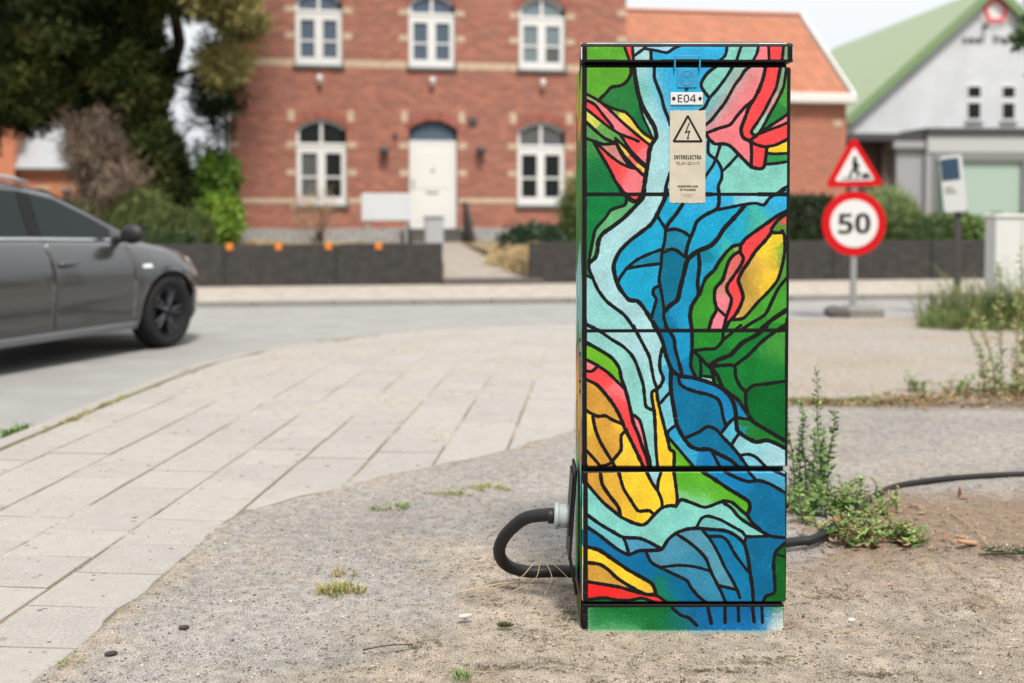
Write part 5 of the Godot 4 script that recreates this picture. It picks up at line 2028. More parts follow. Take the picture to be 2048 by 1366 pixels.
	for k in 25:
		edge.append(Vector2(0.247 + 0.100 * k / 24.0, 1.4985 + 0.0009 * sin(k * 2.1) + 0.0007 * sin(k * 5.3)))
	for k in 25:
		edge.append(Vector2(0.3475 - 0.101 * k / 24.0, 1.2385 + 0.0010 * sin(k * 1.7) - 0.0015 * exp(-pow((k - 9.0) / 2.0, 2.0))))
	plate(st, edge, 0.0006, 0.0014)
	var lb := obj("warning_label", st, worn(M.label, noise_tex(256, 0.02, 51, 0.93, 1.0, 4), null, 0.3), b)
	st = new_st()
	var tc := Vector2(0.2970, 1.4345)
	var outer := PackedVector2Array([tc + Vector2(-0.0445, -0.026), tc + Vector2(0.0445, -0.026), tc + Vector2(0.0, 0.0545)])
	outer = rounded(outer, 0.003)
	var inner := Geometry2D.offset_polygon(PackedVector2Array([tc + Vector2(-0.0445, -0.026), tc + Vector2(0.0445, -0.026), tc + Vector2(0.0, 0.0545)]), -0.0062)[0]
	plate(st, outer, 0.0016, 0.0020)
	obj("warning_triangle", st, M.print, lb)
	st = new_st()
	plate(st, inner, 0.0021, 0.0024)
	obj("triangle_face", st, M.label, lb)
	st = new_st()
	plate(st, PackedVector2Array([tc + Vector2(0.003, 0.030), tc + Vector2(-0.009, -0.001), tc + Vector2(0.0022, 0.003), tc + Vector2(-0.0015, -0.0125), tc + Vector2(-0.004, -0.0115), tc + Vector2(0.001, -0.0195), tc + Vector2(0.0045, -0.0105), tc + Vector2(0.0018, -0.012), tc + Vector2(0.0075, 0.008), tc + Vector2(-0.0035, 0.0045), tc + Vector2(0.006, 0.029)]), 0.0026, 0.0029)
	obj("lightning_symbol", st, M.print, lb)
	lettering(lb, "INTERELECTRA", true, Vector2(0.077, 0.0115), mm(297.5, 1367, 1.9), M.print, 0.0004)
	lettering(lb, "TEL.011-22.11.71", false, Vector2(0.066, 0.0078), mm(297.5, 1349.5, 1.9), M.print, 0.0004)
	lettering(lb, "VERBODEN AAN", true, Vector2(0.058, 0.0058), mm(297.5, 1285, 1.9), M.print, 0.0004)
	lettering(lb, "TE PLAKKEN", true, Vector2(0.045, 0.0058), mm(297.5, 1275.5, 1.9), M.print, 0.0004)
	lettering(lb, "Art. 1 Reglement van", false, Vector2(0.036, 0.0032), mm(297.5, 1262, 1.9), M.grey_mid, 0.0003)
	lettering(lb, "30-11-1982", false, Vector2(0.022, 0.0030), mm(297.5, 1256.5, 1.9), M.grey_mid, 0.0003)


func build_cable() -> void:
	var c := thing("conduit", "black flexible conduit looping from the cabinet's left side, reappearing right of it", "cable")
	var st := new_st(false)
	var p := curve(PackedVector3Array([Vector3(0.140, 0.277, -3.40), Vector3(0.10, 0.276, -3.41), Vector3(0.035, 0.252, -3.45), Vector3(-0.024, 0.178, -3.52), Vector3(-0.040, 0.108, -3.58), Vector3(-0.012, 0.052, -3.63), Vector3(0.055, 0.026, -3.655), Vector3(0.14, 0.026, -3.66), Vector3(0.22, 0.030, -3.645), Vector3(0.32, 0.022, -3.70), Vector3(0.6, 0.018, -3.86), Vector3(0.977, 0.022, -3.99), Vector3(1.09, 0.024, -4.05), Vector3(1.3, 0.018, -4.38), Vector3(1.562, 0.012, -4.77), Vector3(1.75, 0.014, -4.90), Vector3(1.99, 0.014, -4.99), Vector3(2.35, 0.014, -5.06), Vector3(3.4, 0.01, -5.2)]), 10)
	var thick: Array = []
	for q in p:
		thick.append(lerpf(0.0195, 0.0135, clampf((q.x - 0.6) / 0.8, 0.0, 1.0)))
	tube(st, p, thick, 14)
	obj("tube", st, M.rubber, c)
	st = new_st(false)
	lathe(st, [Vector2(0.022, 0.0), Vector2(0.024, 0.004), Vector2(0.024, 0.016), Vector2(0.022, 0.02)], 14, Transform3D(Basis(Vector3(0, 0, 1), PI / 2 + 0.1), Vector3(0.125, 0.277, -3.402)))
	obj("collar", st, M.rubber, c)


# ------------------------------------------------------------------ weeds, litter
func weed_stem(st: SurfaceTool, leaves: Array, base: Vector3, h: float, lean: Vector3, n: int, size: float) -> void:
	var pts := PackedVector3Array()
	var radii: Array = []
	for i in 9:
		var f := i / 8.0
		pts.append(base + Vector3(0, h * f, 0) + lean * f * f + Vector3(sin(f * 9.0 + base.x * 40.0), 0, cos(f * 7.0 + base.z * 40.0)) * 0.008 * f)
		radii.append(lerpf(0.0042, 0.0012, f))
	tube(st, pts, radii, 5)
	for i in n:
		var f := pow((i + rng.randf()) / n, 0.9)
		var k := f * 7.999
		var p := pts[int(k)].lerp(pts[int(k) + 1], k - int(k))
		var a := i * 2.4 + rnd(-0.4, 0.4)
		var d := Vector3(cos(a), rnd(-0.15, 0.65), sin(a)).normalized()
		leaves.append([p, d, size * rnd(0.35, 1.35) * (1.0 - 0.45 * f)])


func weed(called: String, label: String, at: Vector3, stems: Array, n: int, size: float, wide: float, tones: Array, stem_tone := Color(0.13, 0.12, 0.05), group := "") -> void:
	var w := thing(called, label, "weed", at, 0.0, group)
	var st := new_st(false)
	var leaves: Array = []
	for s in stems:
		weed_stem(st, leaves, s[0], s[1], s[2], n, size)
	obj("stems", st, mat(stem_tone.r, stem_tone.g, stem_tone.b, 0.7), w)
	st = new_st()
	for l in leaves:
		var c: Color = tones[rng.randi() % tones.size()] * rnd(0.8, 1.2)
		c.a = 1.0
		st.set_color(c)
		var side: Vector3 = l[1].cross(Vector3.UP).normalized().rotated(l[1], rnd(-0.7, 0.7))
		leaf_tris(st, l[0], l[1], side, l[2], l[2] * wide)
	kind(obj("leaves", st, M.blade, w), "stuff")


func tuft(label: String, at: Vector3, rx: float, rz: float, h: float, n: int, tones: Array, called := "grass_tuft", wide := 0.0035, group := "") -> void:
	var st := new_st()
	for i in n:
		var a := rnd(0, TAU)
		var r := sqrt(rng.randf())
		var p := Vector3(cos(a) * r * rx, -0.004, sin(a) * r * rz)
		var uneven := 0.75 + 0.6 * patchy.get_noise_2d((at.x + p.x) * 9.0, (at.z + p.z) * 9.0)
		if n > 250 and patchy.get_noise_2d((at.x + p.x) * 22.0, (at.z + p.z) * 30.0) < -0.02 + 0.2 * (r - 0.5):
			continue
		var hh := h * rnd(0.3, 1.15) * (1.0 - 0.45 * r) * uneven
		var out := Vector3(cos(a) * rnd(0.0, 1.2), 0, sin(a) * rnd(0.0, 1.2)) * hh * 0.8 + Vector3(rnd(-0.9, 0.9), 0, rnd(-0.6, 0.6)) * hh
		var s := Vector3(rnd(-1, 1), 0, rnd(-1, 1)).normalized() * wide * rnd(0.6, 1.3)
		var m := p + Vector3(0, hh * 0.65, 0) + out * 0.35
		var e := p + Vector3(0, hh * rnd(0.7, 1.0), 0) + out
		var c: Color = tones[rng.randi() % tones.size()] * rnd(0.75, 1.25)
		c.a = 1.0
		st.set_color(c)
		var away := p + Vector3(0.01, -1, 0.3)
		quad(st, p - s, p + s, m + s * 0.7, m - s * 0.7, away)
		tri(st, m - s * 0.7, m + s * 0.7, e, away)
	var o := obj(called, st, M.blade)
	o.position = at
	tag(o, label, "grass", group)


func build_weeds() -> void:
	var green := [Color(0.09, 0.19, 0.035), Color(0.13, 0.25, 0.05), Color(0.20, 0.32, 0.08), Color(0.06, 0.13, 0.03)]
	var olive := [Color(0.11, 0.14, 0.04), Color(0.19, 0.22, 0.07), Color(0.28, 0.27, 0.11), Color(0.36, 0.29, 0.14)]
	var dry := [Color(0.40, 0.30, 0.15), Color(0.50, 0.38, 0.21), Color(0.28, 0.27, 0.10), Color(0.16, 0.22, 0.06)]
	weed("tall_weed", "tallest upright leafy weed just right of the painted cabinet", Vector3(1.285, 0.0, -4.75), [[Vector3(0, 0, 0), 0.54, Vector3(-0.035, 0, 0)], [Vector3(0.02, 0, 0.03), 0.36, Vector3(0.03, 0, 0)], [Vector3(-0.01, 0, 0.04), 0.30, Vector3(0.0, 0, 0.02)]], 90, 0.044, 0.55, green)
	weed("tall_weed", "dark leafy weed between the tallest weed and the painted cabinet", Vector3(1.215, 0.0, -4.72), [[Vector3(0, 0, 0), 0.40, Vector3(-0.03, 0, 0)], [Vector3(-0.05, 0, 0.02), 0.42, Vector3(-0.07, 0, 0)], [Vector3(0.02, 0, 0.05), 0.28, Vector3(0, 0, 0)], [Vector3(-0.03, 0, 0.0), 0.33, Vector3(0.02, 0, 0)]], 80, 0.042, 0.55, [green[0], green[3], green[1]])
	weed("creeping_weed", "leafy green weed mat at the foot of the tallest weed", Vector3(1.21, 0.0, -4.45), mat_stems(34, 0.17, 0.22, 0.12), 18, 0.042, 0.6, green)
	weed("creeping_weed", "low weed mat with reddish leaves around the conduit's end, right of the cabinet", Vector3(1.27, 0.0, -4.12), mat_stems(32, 0.17, 0.14, 0.085), 18, 0.038, 0.6, green + [Color(0.30, 0.10, 0.05), olive[2]])
	weed("creeping_weed", "low weed mat where the conduit comes out beside the dirt", Vector3(1.42, 0.0, -4.55), mat_stems(16, 0.12, 0.2, 0.10), 16, 0.036, 0.5, [green[1], green[2], olive[2]])
	weed("creeping_weed", "small weed patch at the right end of the weeds, on brown leaves", Vector3(1.42, 0.0, -4.08), mat_stems(9, 0.08, 0.09, 0.05), 14, 0.032, 0.6, green)
	tuft("tuft of long pale grass blades standing in the weeds by the conduit", Vector3(1.37, 0.0, -4.5), 0.12, 0.12, 0.20, 60, [dry[1], dry[2], green[2]], "grass_tuft", 0.002)
	# in the asphalt and along the paving
	tuft("dry greenish grass tuft on the asphalt, nearest the paving corner", Vector3(-0.53, 0.0, -3.55), 0.09, 0.06, 0.045, 800, dry + [green[0]], "grass_tuft", 0.0018)
	tuft("small dry tuft touching the back of the larger dry tuft on the asphalt", Vector3(-0.56, 0.0, -3.72), 0.055, 0.035, 0.04, 320, dry, "grass_tuft", 0.0018)
	tuft("green grass patch on the asphalt, at the left end of the grassy crack", Vector3(-0.49, 0.0, -4.52), 0.075, 0.07, 0.055, 700, [green[1], green[2], olive[1]], "grass_tuft", 0.002)
	tuft("green grass strip in the asphalt crack, middle stretch", Vector3(-0.28, 0.0, -4.72), 0.13, 0.045, 0.045, 700, [green[1], olive[1], olive[2], dry[0]], "grass_tuft", 0.002)
	tuft("yellowish green grass strip at the right end of the asphalt crack", Vector3(-0.10, 0.0, -4.83), 0.11, 0.045, 0.05, 700, [green[2], olive[2], dry[1]], "grass_tuft", 0.002)
	tuft("short grass tuft growing at the lower left corner of the paving edge", Vector3(-1.155, 0.0, -2.98), 0.035, 0.05, 0.03, 160, dry + [green[1]], "grass_tuft", 0.0018)
	tuft("small green weed at the edge of the paving beside bare sand", Vector3(-1.06, 0.0, -4.02), 0.06, 0.025, 0.025, 140, [olive[1], olive[2], green[1]], "grass_tuft", 0.002)
	tuft("tiny green weed by the paving edge, next nearest the short grass tuft", Vector3(-1.12, 0.0, -3.52), 0.03, 0.02, 0.02, 60, [green[1], olive[1]], "grass_tuft", 0.002)
	tuft("spiky green grass tuft in the dirt directly before the camera, left of the cabinet", Vector3(-0.128, 0.0, -2.89), 0.022, 0.02, 0.06, 70, [green[0], green[1], olive[1]], "grass_tuft", 0.0016)
	tuft("dark moss lump in the dirt left of the cabinet's foot", Vector3(-0.02, 0.0, -3.26), 0.022, 0.016, 0.02, 240, [Color(0.06, 0.07, 0.015), Color(0.12, 0.11, 0.03)], "moss_clump", 0.0016)
	tuft("leafy green weed on the road at the kerb, left side", Vector3(-2.70, -0.055, -6.25), 0.08, 0.07, 0.12, 130, green, "grass_tuft", 0.009)
	tuft("brown and green weeds in the kerb joint near the roadside weed", Vector3(-2.46, 0.004, -6.45), 0.03, 0.22, 0.05, 240, dry + [green[1]], "grass_tuft", 0.003)
	tuft("green weeds in the kerb joint further along towards the car", Vector3(-2.43, 0.004, -6.95), 0.03, 0.25, 0.05, 220, [green[1], olive[1], dry[0]], "grass_tuft", 0.003)
	for k in 5:
		var p: Vector3 = [Vector3(-1.62, 0.0, -9.35), Vector3(-1.16, 0.0, -6.45), Vector3(-0.62, 0.0, -6.32), Vector3(-0.18, 0.0, -6.55), Vector3(0.15, 0.0, -6.35)][k]
		tuft(["grass growing in a paving joint close to the road's bend", "grass growing in a paving joint midway along the paving", "grass in a paving joint above the asphalt's grassy crack", "grass in a paving joint nearer the painted cabinet", "grass in a paving joint right against the painted cabinet's left edge"][k], p, 0.10, 0.025, 0.025, 60, [green[0], olive[1], dry[0]], "grass_tuft", 0.003, "grass in the paving joints")
	# the big clump at the right and tall weeds at its near end
	for k in 3:
		var p: Vector3 = [Vector3(4.55, 0.0, -11.3), Vector3(5.35, 0.0, -11.5), Vector3(5.0, 0.0, -12.2)][k]
		tuft(["wide low clump of long grass before the white cabinet, left part", "tall dark grass clump at the right edge before the white cabinet", "grey green tall weeds around the tilted board's post"][k], p, [0.55, 0.75, 0.7][k], [0.4, 0.5, 0.4][k], [0.36, 0.72, 0.85][k], [2600, 5200, 1500][k], [[green[0], olive[1], olive[2], Color(0.05, 0.09, 0.025)], [Color(0.03, 0.06, 0.018), Color(0.06, 0.10, 0.03), olive[1], olive[0]], [olive[1], olive[0], Color(0.10, 0.13, 0.06)]][k], "long_grass", 0.0055)
	var tall := [olive[2], olive[1], dry[1], green[2]]
	weed("tall_weed", "tall yellowish weed at the right edge above the litter strip", Vector3(3.10, 0.0, -7.25), [[Vector3(0, 0, 0), 0.85, Vector3(-0.04, 0, 0)], [Vector3(0.1, 0, 0), 0.62, Vector3(0.1, 0, 0)], [Vector3(-0.12, 0, 0.05), 0.42, Vector3(-0.1, 0, 0)], [Vector3(0.22, 0, 0.1), 0.75, Vector3(0.12, 0, 0)], [Vector3(0.05, 0, 0.1), 0.7, Vector3(0.0, 0, 0)], [Vector3(-0.04, 0, 0.0), 0.55, Vector3(-0.14, 0, 0)], [Vector3(0.15, 0, 0.0), 0.95, Vector3(-0.05, 0, 0)]], 120, 0.062, 0.4, tall)
	weed("creeping_weed", "green and brown weed mat on the litter strip under the tall yellowish weed", Vector3(2.98, 0.0, -7.2), mat_stems(16, 0.34, 0.14, 0.15), 14, 0.055, 0.5, tall + [green[1], green[0]])
	weed("creeping_weed", "small green weed on the litter strip, left of the tall yellowish weed", Vector3(2.62, 0.0, -7.35), mat_stems(6, 0.10, 0.06, 0.14), 14, 0.05, 0.5, green)
	tuft("low green grass on the leaf litter strip, behind the weeds by the cabinet", Vector3(1.95, 0.0, -6.95), 0.30, 0.08, 0.09, 1100, [green[0], olive[1], olive[0], dry[0]], "grass_tuft", 0.004)
	tuft("brownish grass on the leaf litter strip, middle of the strip", Vector3(2.4, 0.0, -7.05), 0.32, 0.09, 0.09, 900, [dry[0], olive[1], olive[2], Color(0.22, 0.12, 0.05)], "grass_tuft", 0.004)


func mat_stems(n: int, rx: float, rz: float, h: float) -> Array:
	var out: Array = []
	for i in n:
		var a := rnd(0, TAU)
		var r := sqrt(rng.randf())
		out.append([Vector3(cos(a) * r * rx, 0, sin(a) * r * rz), h * rnd(0.5, 1.1), Vector3(rnd(-1, 1), 0, rnd(-1, 1)) * 0.07])
	return out


func build_litter() -> void:
	# small stones, all over the asphalt and the dirt
	var st := new_st(false)
	lathe(st, [Vector2(0.0, -0.5), Vector2(0.42, -0.3), Vector2(0.5, 0.05), Vector2(0.3, 0.4), Vector2(0.0, 0.5)], 6)
	var stone := done(st)
	var places: Array = []
	var tints: Array = []
	for i in 20000:
		var z := -2.72 - 3.6 * pow(rng.randf(), 1.5)
		var x := rnd(-1.25, 2.5)
		if x < tab(z, EDGE) + 0.005:
			continue
		var soil := soil_share(x, z)
		var big := pow(rng.randf(), lerpf(3.0, 5.5, soil))
		var s := 0.002 + 0.008 * big
		places.append(Transform3D(rbasis() * Basis.from_scale(Vector3(s, s * 0.35, s * rnd(0.5, 1.3))), Vector3(x, ground_height(x, z) + s * 0.12, z)))
		var v := rnd(0.16, 0.44) if rng.randf() < 0.93 else rnd(0.45, 0.6)
		var c := Color(v, v * 0.93, v * 0.85)
		if rng.randf() < 0.25:
			c = Color(v * 1.0, v * 0.78, v * 0.58)
		elif rng.randf() < 0.3:
			c = Color(0.10, 0.095, 0.09)
		tints.append(c)
	scatter("gravel", stone, M.bits, places, tints)
	# dry leaf scraps and needles
	st = new_st()
	leaf_tris(st, Vector3(-0.5, 0, 0), Vector3(1, 0, 0), Vector3(0, 0, 1), 1.0, 0.5)
	var scrap := done(st)
	places = []
	tints = []
	for i in 5200:
		var z := -2.75 - 4.4 * rng.randf()
		var x := rnd(-1.2, 3.4)
		var zone := soil_share(x, z)
		var keep := 0.10 + 0.55 * zone
		if x > 0.85 and z < -3.6 and z > -5.2:
			keep = 0.9
		var strip := exp(-pow((z + 6.95 - 0.08 * (x - 1.6)) / 0.12, 2.0)) * (1.0 if x > 1.0 else 0.0)
		keep = maxf(keep, strip)
		if strip < 0.2 and z < -5.6:
			keep = 0.03
		if x < tab(z, EDGE) or rng.randf() > keep:
			continue
		var s := rnd(0.006, 0.018) * (1.7 if x > 0.85 and rng.randf() < 0.22 else 1.0) * (2.0 if strip > 0.4 else 1.0)
		var t := Basis(Vector3.UP, rnd(0, TAU)) * Basis(Vector3.RIGHT, rnd(-0.5, 0.5)) * Basis.from_scale(Vector3(s, s * 0.7, s * rnd(0.3, 1.0)))
		places.append(Transform3D(t, Vector3(x, ground_height(x, z) + 0.003, z)))
		var c: Color = [Color(0.16, 0.10, 0.05), Color(0.28, 0.17, 0.085), Color(0.40, 0.27, 0.15), Color(0.33, 0.13, 0.05), Color(0.07, 0.055, 0.03), Color(0.46, 0.37, 0.25)][rng.randi() % 6]
		tints.append(c * rnd(0.8, 1.2))
		tints[tints.size() - 1].a = 1.0
	# a deeper drift of them on the strip where the asphalt ends, and at the weeds
	for i in 2400:
		var x := rnd(1.15, 3.6)
		var wide := 0.06 + 0.10 * smoothstep(2.0, 3.0, x) + 0.05 * patchy.get_noise_1d(x * 8.0)
		var z := -6.95 + 0.02 * (x - 1.6) - 0.16 * smoothstep(2.2, 3.0, x) + rng.randfn() * wide
		var s := rnd(0.012, 0.045)
		places.append(Transform3D(rbasis() * Basis.from_scale(Vector3.ONE * s), Vector3(x, 0.006 + 0.035 * rng.randf() * (0.4 + smoothstep(2.0, 3.0, x)), z)))
		tints.append([Color(0.22, 0.13, 0.07), Color(0.30, 0.18, 0.10), Color(0.14, 0.10, 0.05), Color(0.17, 0.20, 0.07), Color(0.38, 0.29, 0.19)][rng.randi() % 5])
	for i in 160:
		var x := rnd(1.0, 1.62)
		var z := rnd(-4.75, -3.95)
		var s := rnd(0.015, 0.05)
		places.append(Transform3D(Basis(Vector3.UP, rnd(0, TAU)) * Basis(Vector3.RIGHT, rnd(-0.6, 0.6)) * Basis.from_scale(Vector3(s, s, s)), Vector3(x, 0.012 + 0.012 * rng.randf(), z)))
		tints.append([Color(0.24, 0.12, 0.07), Color(0.30, 0.18, 0.11), Color(0.24, 0.17, 0.12)][rng.randi() % 3])
	scatter("dry_leaf_litter", scrap, M.bits, places, tints)
	# moss and dark crumbs in the dirt, fine roots
	st = new_st()
	for k in 12:
		var p := Vector3(rnd(-0.5, 0.5), 0, rnd(-0.4, 0.4))
		leaf_tris(st, p, Vector3(rnd(-0.5, 0.5), 1, rnd(-0.5, 0.5)).normalized(), rdir().slide(Vector3.UP).normalized(), 0.35, 0.25)
	var crumb := done(st)
	places = []
	tints = []
	for i in 6500:
		var x := rnd(-0.75, 2.1)
		var z := -2.76 - 1.3 * rng.randf()
		if patchy.get_noise_2d(x * 4.0 + 9.0, z * 4.0) < 0.16 and rng.randf() < 0.86:
			continue
		if x > 0.19 and x < 0.79 and z < -3.22 and z > -3.58:
			continue
		var s := rnd(0.004, 0.010) + 0.018 * pow(rng.randf(), 4.0)
		places.append(Transform3D(Basis(Vector3.UP, rnd(0, TAU)) * Basis.from_scale(Vector3(s, s * 0.4, s)), Vector3(x, ground_height(x, z) - 0.001, z)))
		tints.append([Color(0.045, 0.035, 0.02), Color(0.08, 0.07, 0.03), Color(0.11, 0.08, 0.045)][rng.randi() % 3])
	for q in [[-0.02, -2.99, 0.10, 0.03], [0.13, -3.0, 0.12, 0.03], [0.36, -2.90, 0.14, 0.03], [0.62, -2.86, 0.18, 0.025], [0.55, -2.98, 0.10, 0.02], [0.08, -3.18, 0.08, 0.10], [0.95, -2.95, 0.09, 0.03], [1.18, -3.12, 0.08, 0.04], [0.16, -3.36, 0.035, 0.12], [-0.24, -3.14, 0.05, 0.05], [0.70, -3.05, 0.10, 0.03], [1.0, -3.55, 0.12, 0.05], [1.35, -3.42, 0.1, 0.04]]:
		for i in 130:
			var x: float = q[0] + rng.randfn() * q[2] * 0.6
			var z: float = q[1] + rng.randfn() * q[3] * 0.6
			if x > 0.19 and x < 0.79 and z < -3.23 and z > -3.58:
				continue
			var s := rnd(0.005, 0.021)
			places.append(Transform3D(Basis(Vector3.UP, rnd(0, TAU)) * Basis.from_scale(Vector3(s, s * 0.4, s)), Vector3(x, ground_height(x, z) - 0.001, z)))
			tints.append([Color(0.05, 0.04, 0.02), Color(0.09, 0.08, 0.03), Color(0.13, 0.10, 0.06)][rng.randi() % 3])
	scatter("moss_crumbs", crumb, M.bits, places, tints)
	# straws and single finds
	st = new_st(false)
	for i in 130:
		var x := rnd(-0.6, 2.0)
		var z := -2.85 - 1.5 * rng.randf()
		if x > 0.17 and x < 0.81 and z < -3.2 and z > -3.6:
			continue
		var a := rnd(0, TAU)
		var l := rnd(0.02, 0.09)
		var y := ground_height(x, z) + 0.003
		tube(st, PackedVector3Array([Vector3(x, y, z), Vector3(x + cos(a) * l * 0.5, y + 0.004, z + sin(a) * l * 0.5), Vector3(x + cos(a + 0.3) * l, y, z + sin(a + 0.3) * l)]), [0.0009], 4)
	kind(obj("straw_litter", st, mat(0.42, 0.31, 0.19, 0.8)), "stuff")
	var finds := [["pale_stone", "whitish flat stone lying in the dirt left of the cabinet", Vector3(-0.135, 0.01, -3.30), Vector3(0.026, 0.009, 0.011), Color(0.42, 0.40, 0.36), "stone"],
		["pale_stone", "white pebble in the dirt right of the cabinet's foot", Vector3(0.98, 0.006, -3.28), Vector3(0.012, 0.007, 0.008), Color(0.6, 0.58, 0.55), "stone"],
		["dark_stone", "dark stone at the bottom left corner of the asphalt", Vector3(-1.07, 0.006, -3.03), Vector3(0.018, 0.008, 0.012), Color(0.03, 0.03, 0.03), "stone"],
		["dark_stone", "dark stone on the asphalt behind the paving corner's tuft", Vector3(-0.93, 0.006, -3.22), Vector3(0.016, 0.009, 0.01), Color(0.04, 0.035, 0.03), "stone"]]
	for f in finds:
		var s := new_st(false)
		lathe(s, [Vector2(0.0, -0.6), Vector2(0.8, -0.4), Vector2(1.0, 0.0), Vector2(0.75, 0.5), Vector2(0.0, 0.75)], 9, Transform3D(Basis(Vector3.UP, 0.4) * Basis.from_scale(f[3]), Vector3.ZERO))
		var o := obj(f[0], s, mat(f[4].r, f[4].g, f[4].b, 0.9))
		o.position = f[2]
		tag(o, f[1], f[5])
	var bark := new_st()
	cbox(bark, Vector3(-0.05, 0.0, -0.012), Vector3(0.05, 0.014, 0.012), 0.004, Transform3D(Basis(Vector3.UP, 0.7) * Basis(Vector3(0, 0, 1), -0.25), Vector3.ZERO))
	var bk := obj("bark_piece", bark, mat(0.42, 0.24, 0.13, 0.9))
	bk.position = Vector3(1.60, 0.012, -4.0)
	tag(bk, "orange brown bark piece lying in the dirt at the right", "bark")
	var lf := new_st()
	leaf_tris(lf, Vector3.ZERO, Vector3(0.25, 0.95, 0).normalized(), Vector3(0.2, 0, 1).normalized(), 0.055, 0.03)
	leaf_tris(lf, Vector3.ZERO, Vector3(0.9, 0.1, 0.2).normalized(), Vector3(0, 0.3, 1).normalized(), 0.05, 0.025)
	var o2 := obj("curled_leaf", lf, mat(0.22, 0.09, 0.04, 0.8))
	o2.position = Vector3(1.82, 0.005, -4.66)
	tag(o2, "curled brown dead leaf standing up on the dirt at the right", "dead leaf")
	for k in 3:
		var tw := new_st(false)
		var a: Vector3 = [Vector3(1.70, 0.008, -4.42), Vector3(-0.16, 0.012, -3.50), Vector3(-0.40, 0.008, -3.05)][k]
		var b: Vector3 = [Vector3(1.66, 0.012, -3.96), Vector3(0.045, 0.014, -3.60), Vector3(-0.27, 0.006, -3.09)][k]
		var mid := (a + b) / 2.0 + Vector3(0.01, 0.012, 0.015)
		tube(tw, curve(PackedVector3Array([a, mid, b]), 5), [0.0028, 0.0022, 0.0018], 6)
		var o3 := obj("twig", tw, mat([0.40, 0.46, 0.05][k], [0.28, 0.34, 0.04][k], [0.17, 0.22, 0.03][k], 0.8))
		tag(o3, ["long thin pale twig ending at the bark piece", "pale dry straw on the dirt under the conduit loop", "dark thin twig on the dirt near the spiky grass"][k], "twig")
	var sp := thing("conifer_sprig", "dark green fallen conifer sprig lying in the dirt by the bark piece", "sprig", Vector3(1.69, 0.008, -3.88))
	var ss := new_st(false)
	tube(ss, PackedVector3Array([Vector3(-0.1, 0.004, 0), Vector3(0.05, 0.012, 0.0), Vector3(0.22, 0.006, 0.02)]), [0.003], 6)
	obj("twig", ss, mat(0.10, 0.06, 0.03), sp)
	ss = new_st()
	for i in 260:
		var f := rng.randf()
		ss.set_color(Color(0.03, 0.05, 0.018) * rnd(0.6, 1.8))
		leaf_tris(ss, Vector3(lerpf(-0.09, 0.22, f), 0.008 + 0.012 * rng.randf(), rnd(-0.03, 0.03)), Vector3(rnd(0.2, 1), rnd(-0.1, 0.4), rnd(-1, 1)).normalized(), rdir(), 0.035, 0.004)
	kind(obj("needles", ss, M.blade, sp), "stuff")
	# straw arching over the conduit
	var dg := new_st(false)
	for k in 4:
		var f := k / 3.0
		tube(dg, curve(PackedVector3Array([Vector3(0.11, 0.0, -3.70), Vector3(0.10 + 0.05 * (f - 0.5), 0.052, -3.66), Vector3(0.02 + 0.16 * f, 0.02, -3.60), Vector3(-0.10 + 0.30 * f, 0.004, -3.52 - 0.05 * sin(f * 9.0))]), 5), [0.0016, 0.0012], 5)
	var od := obj("dry_grass_stalks", dg, mat(0.50, 0.38, 0.22, 0.8))
	tag(od, "dry straw stalks arching over the conduit loop", "dry grass")


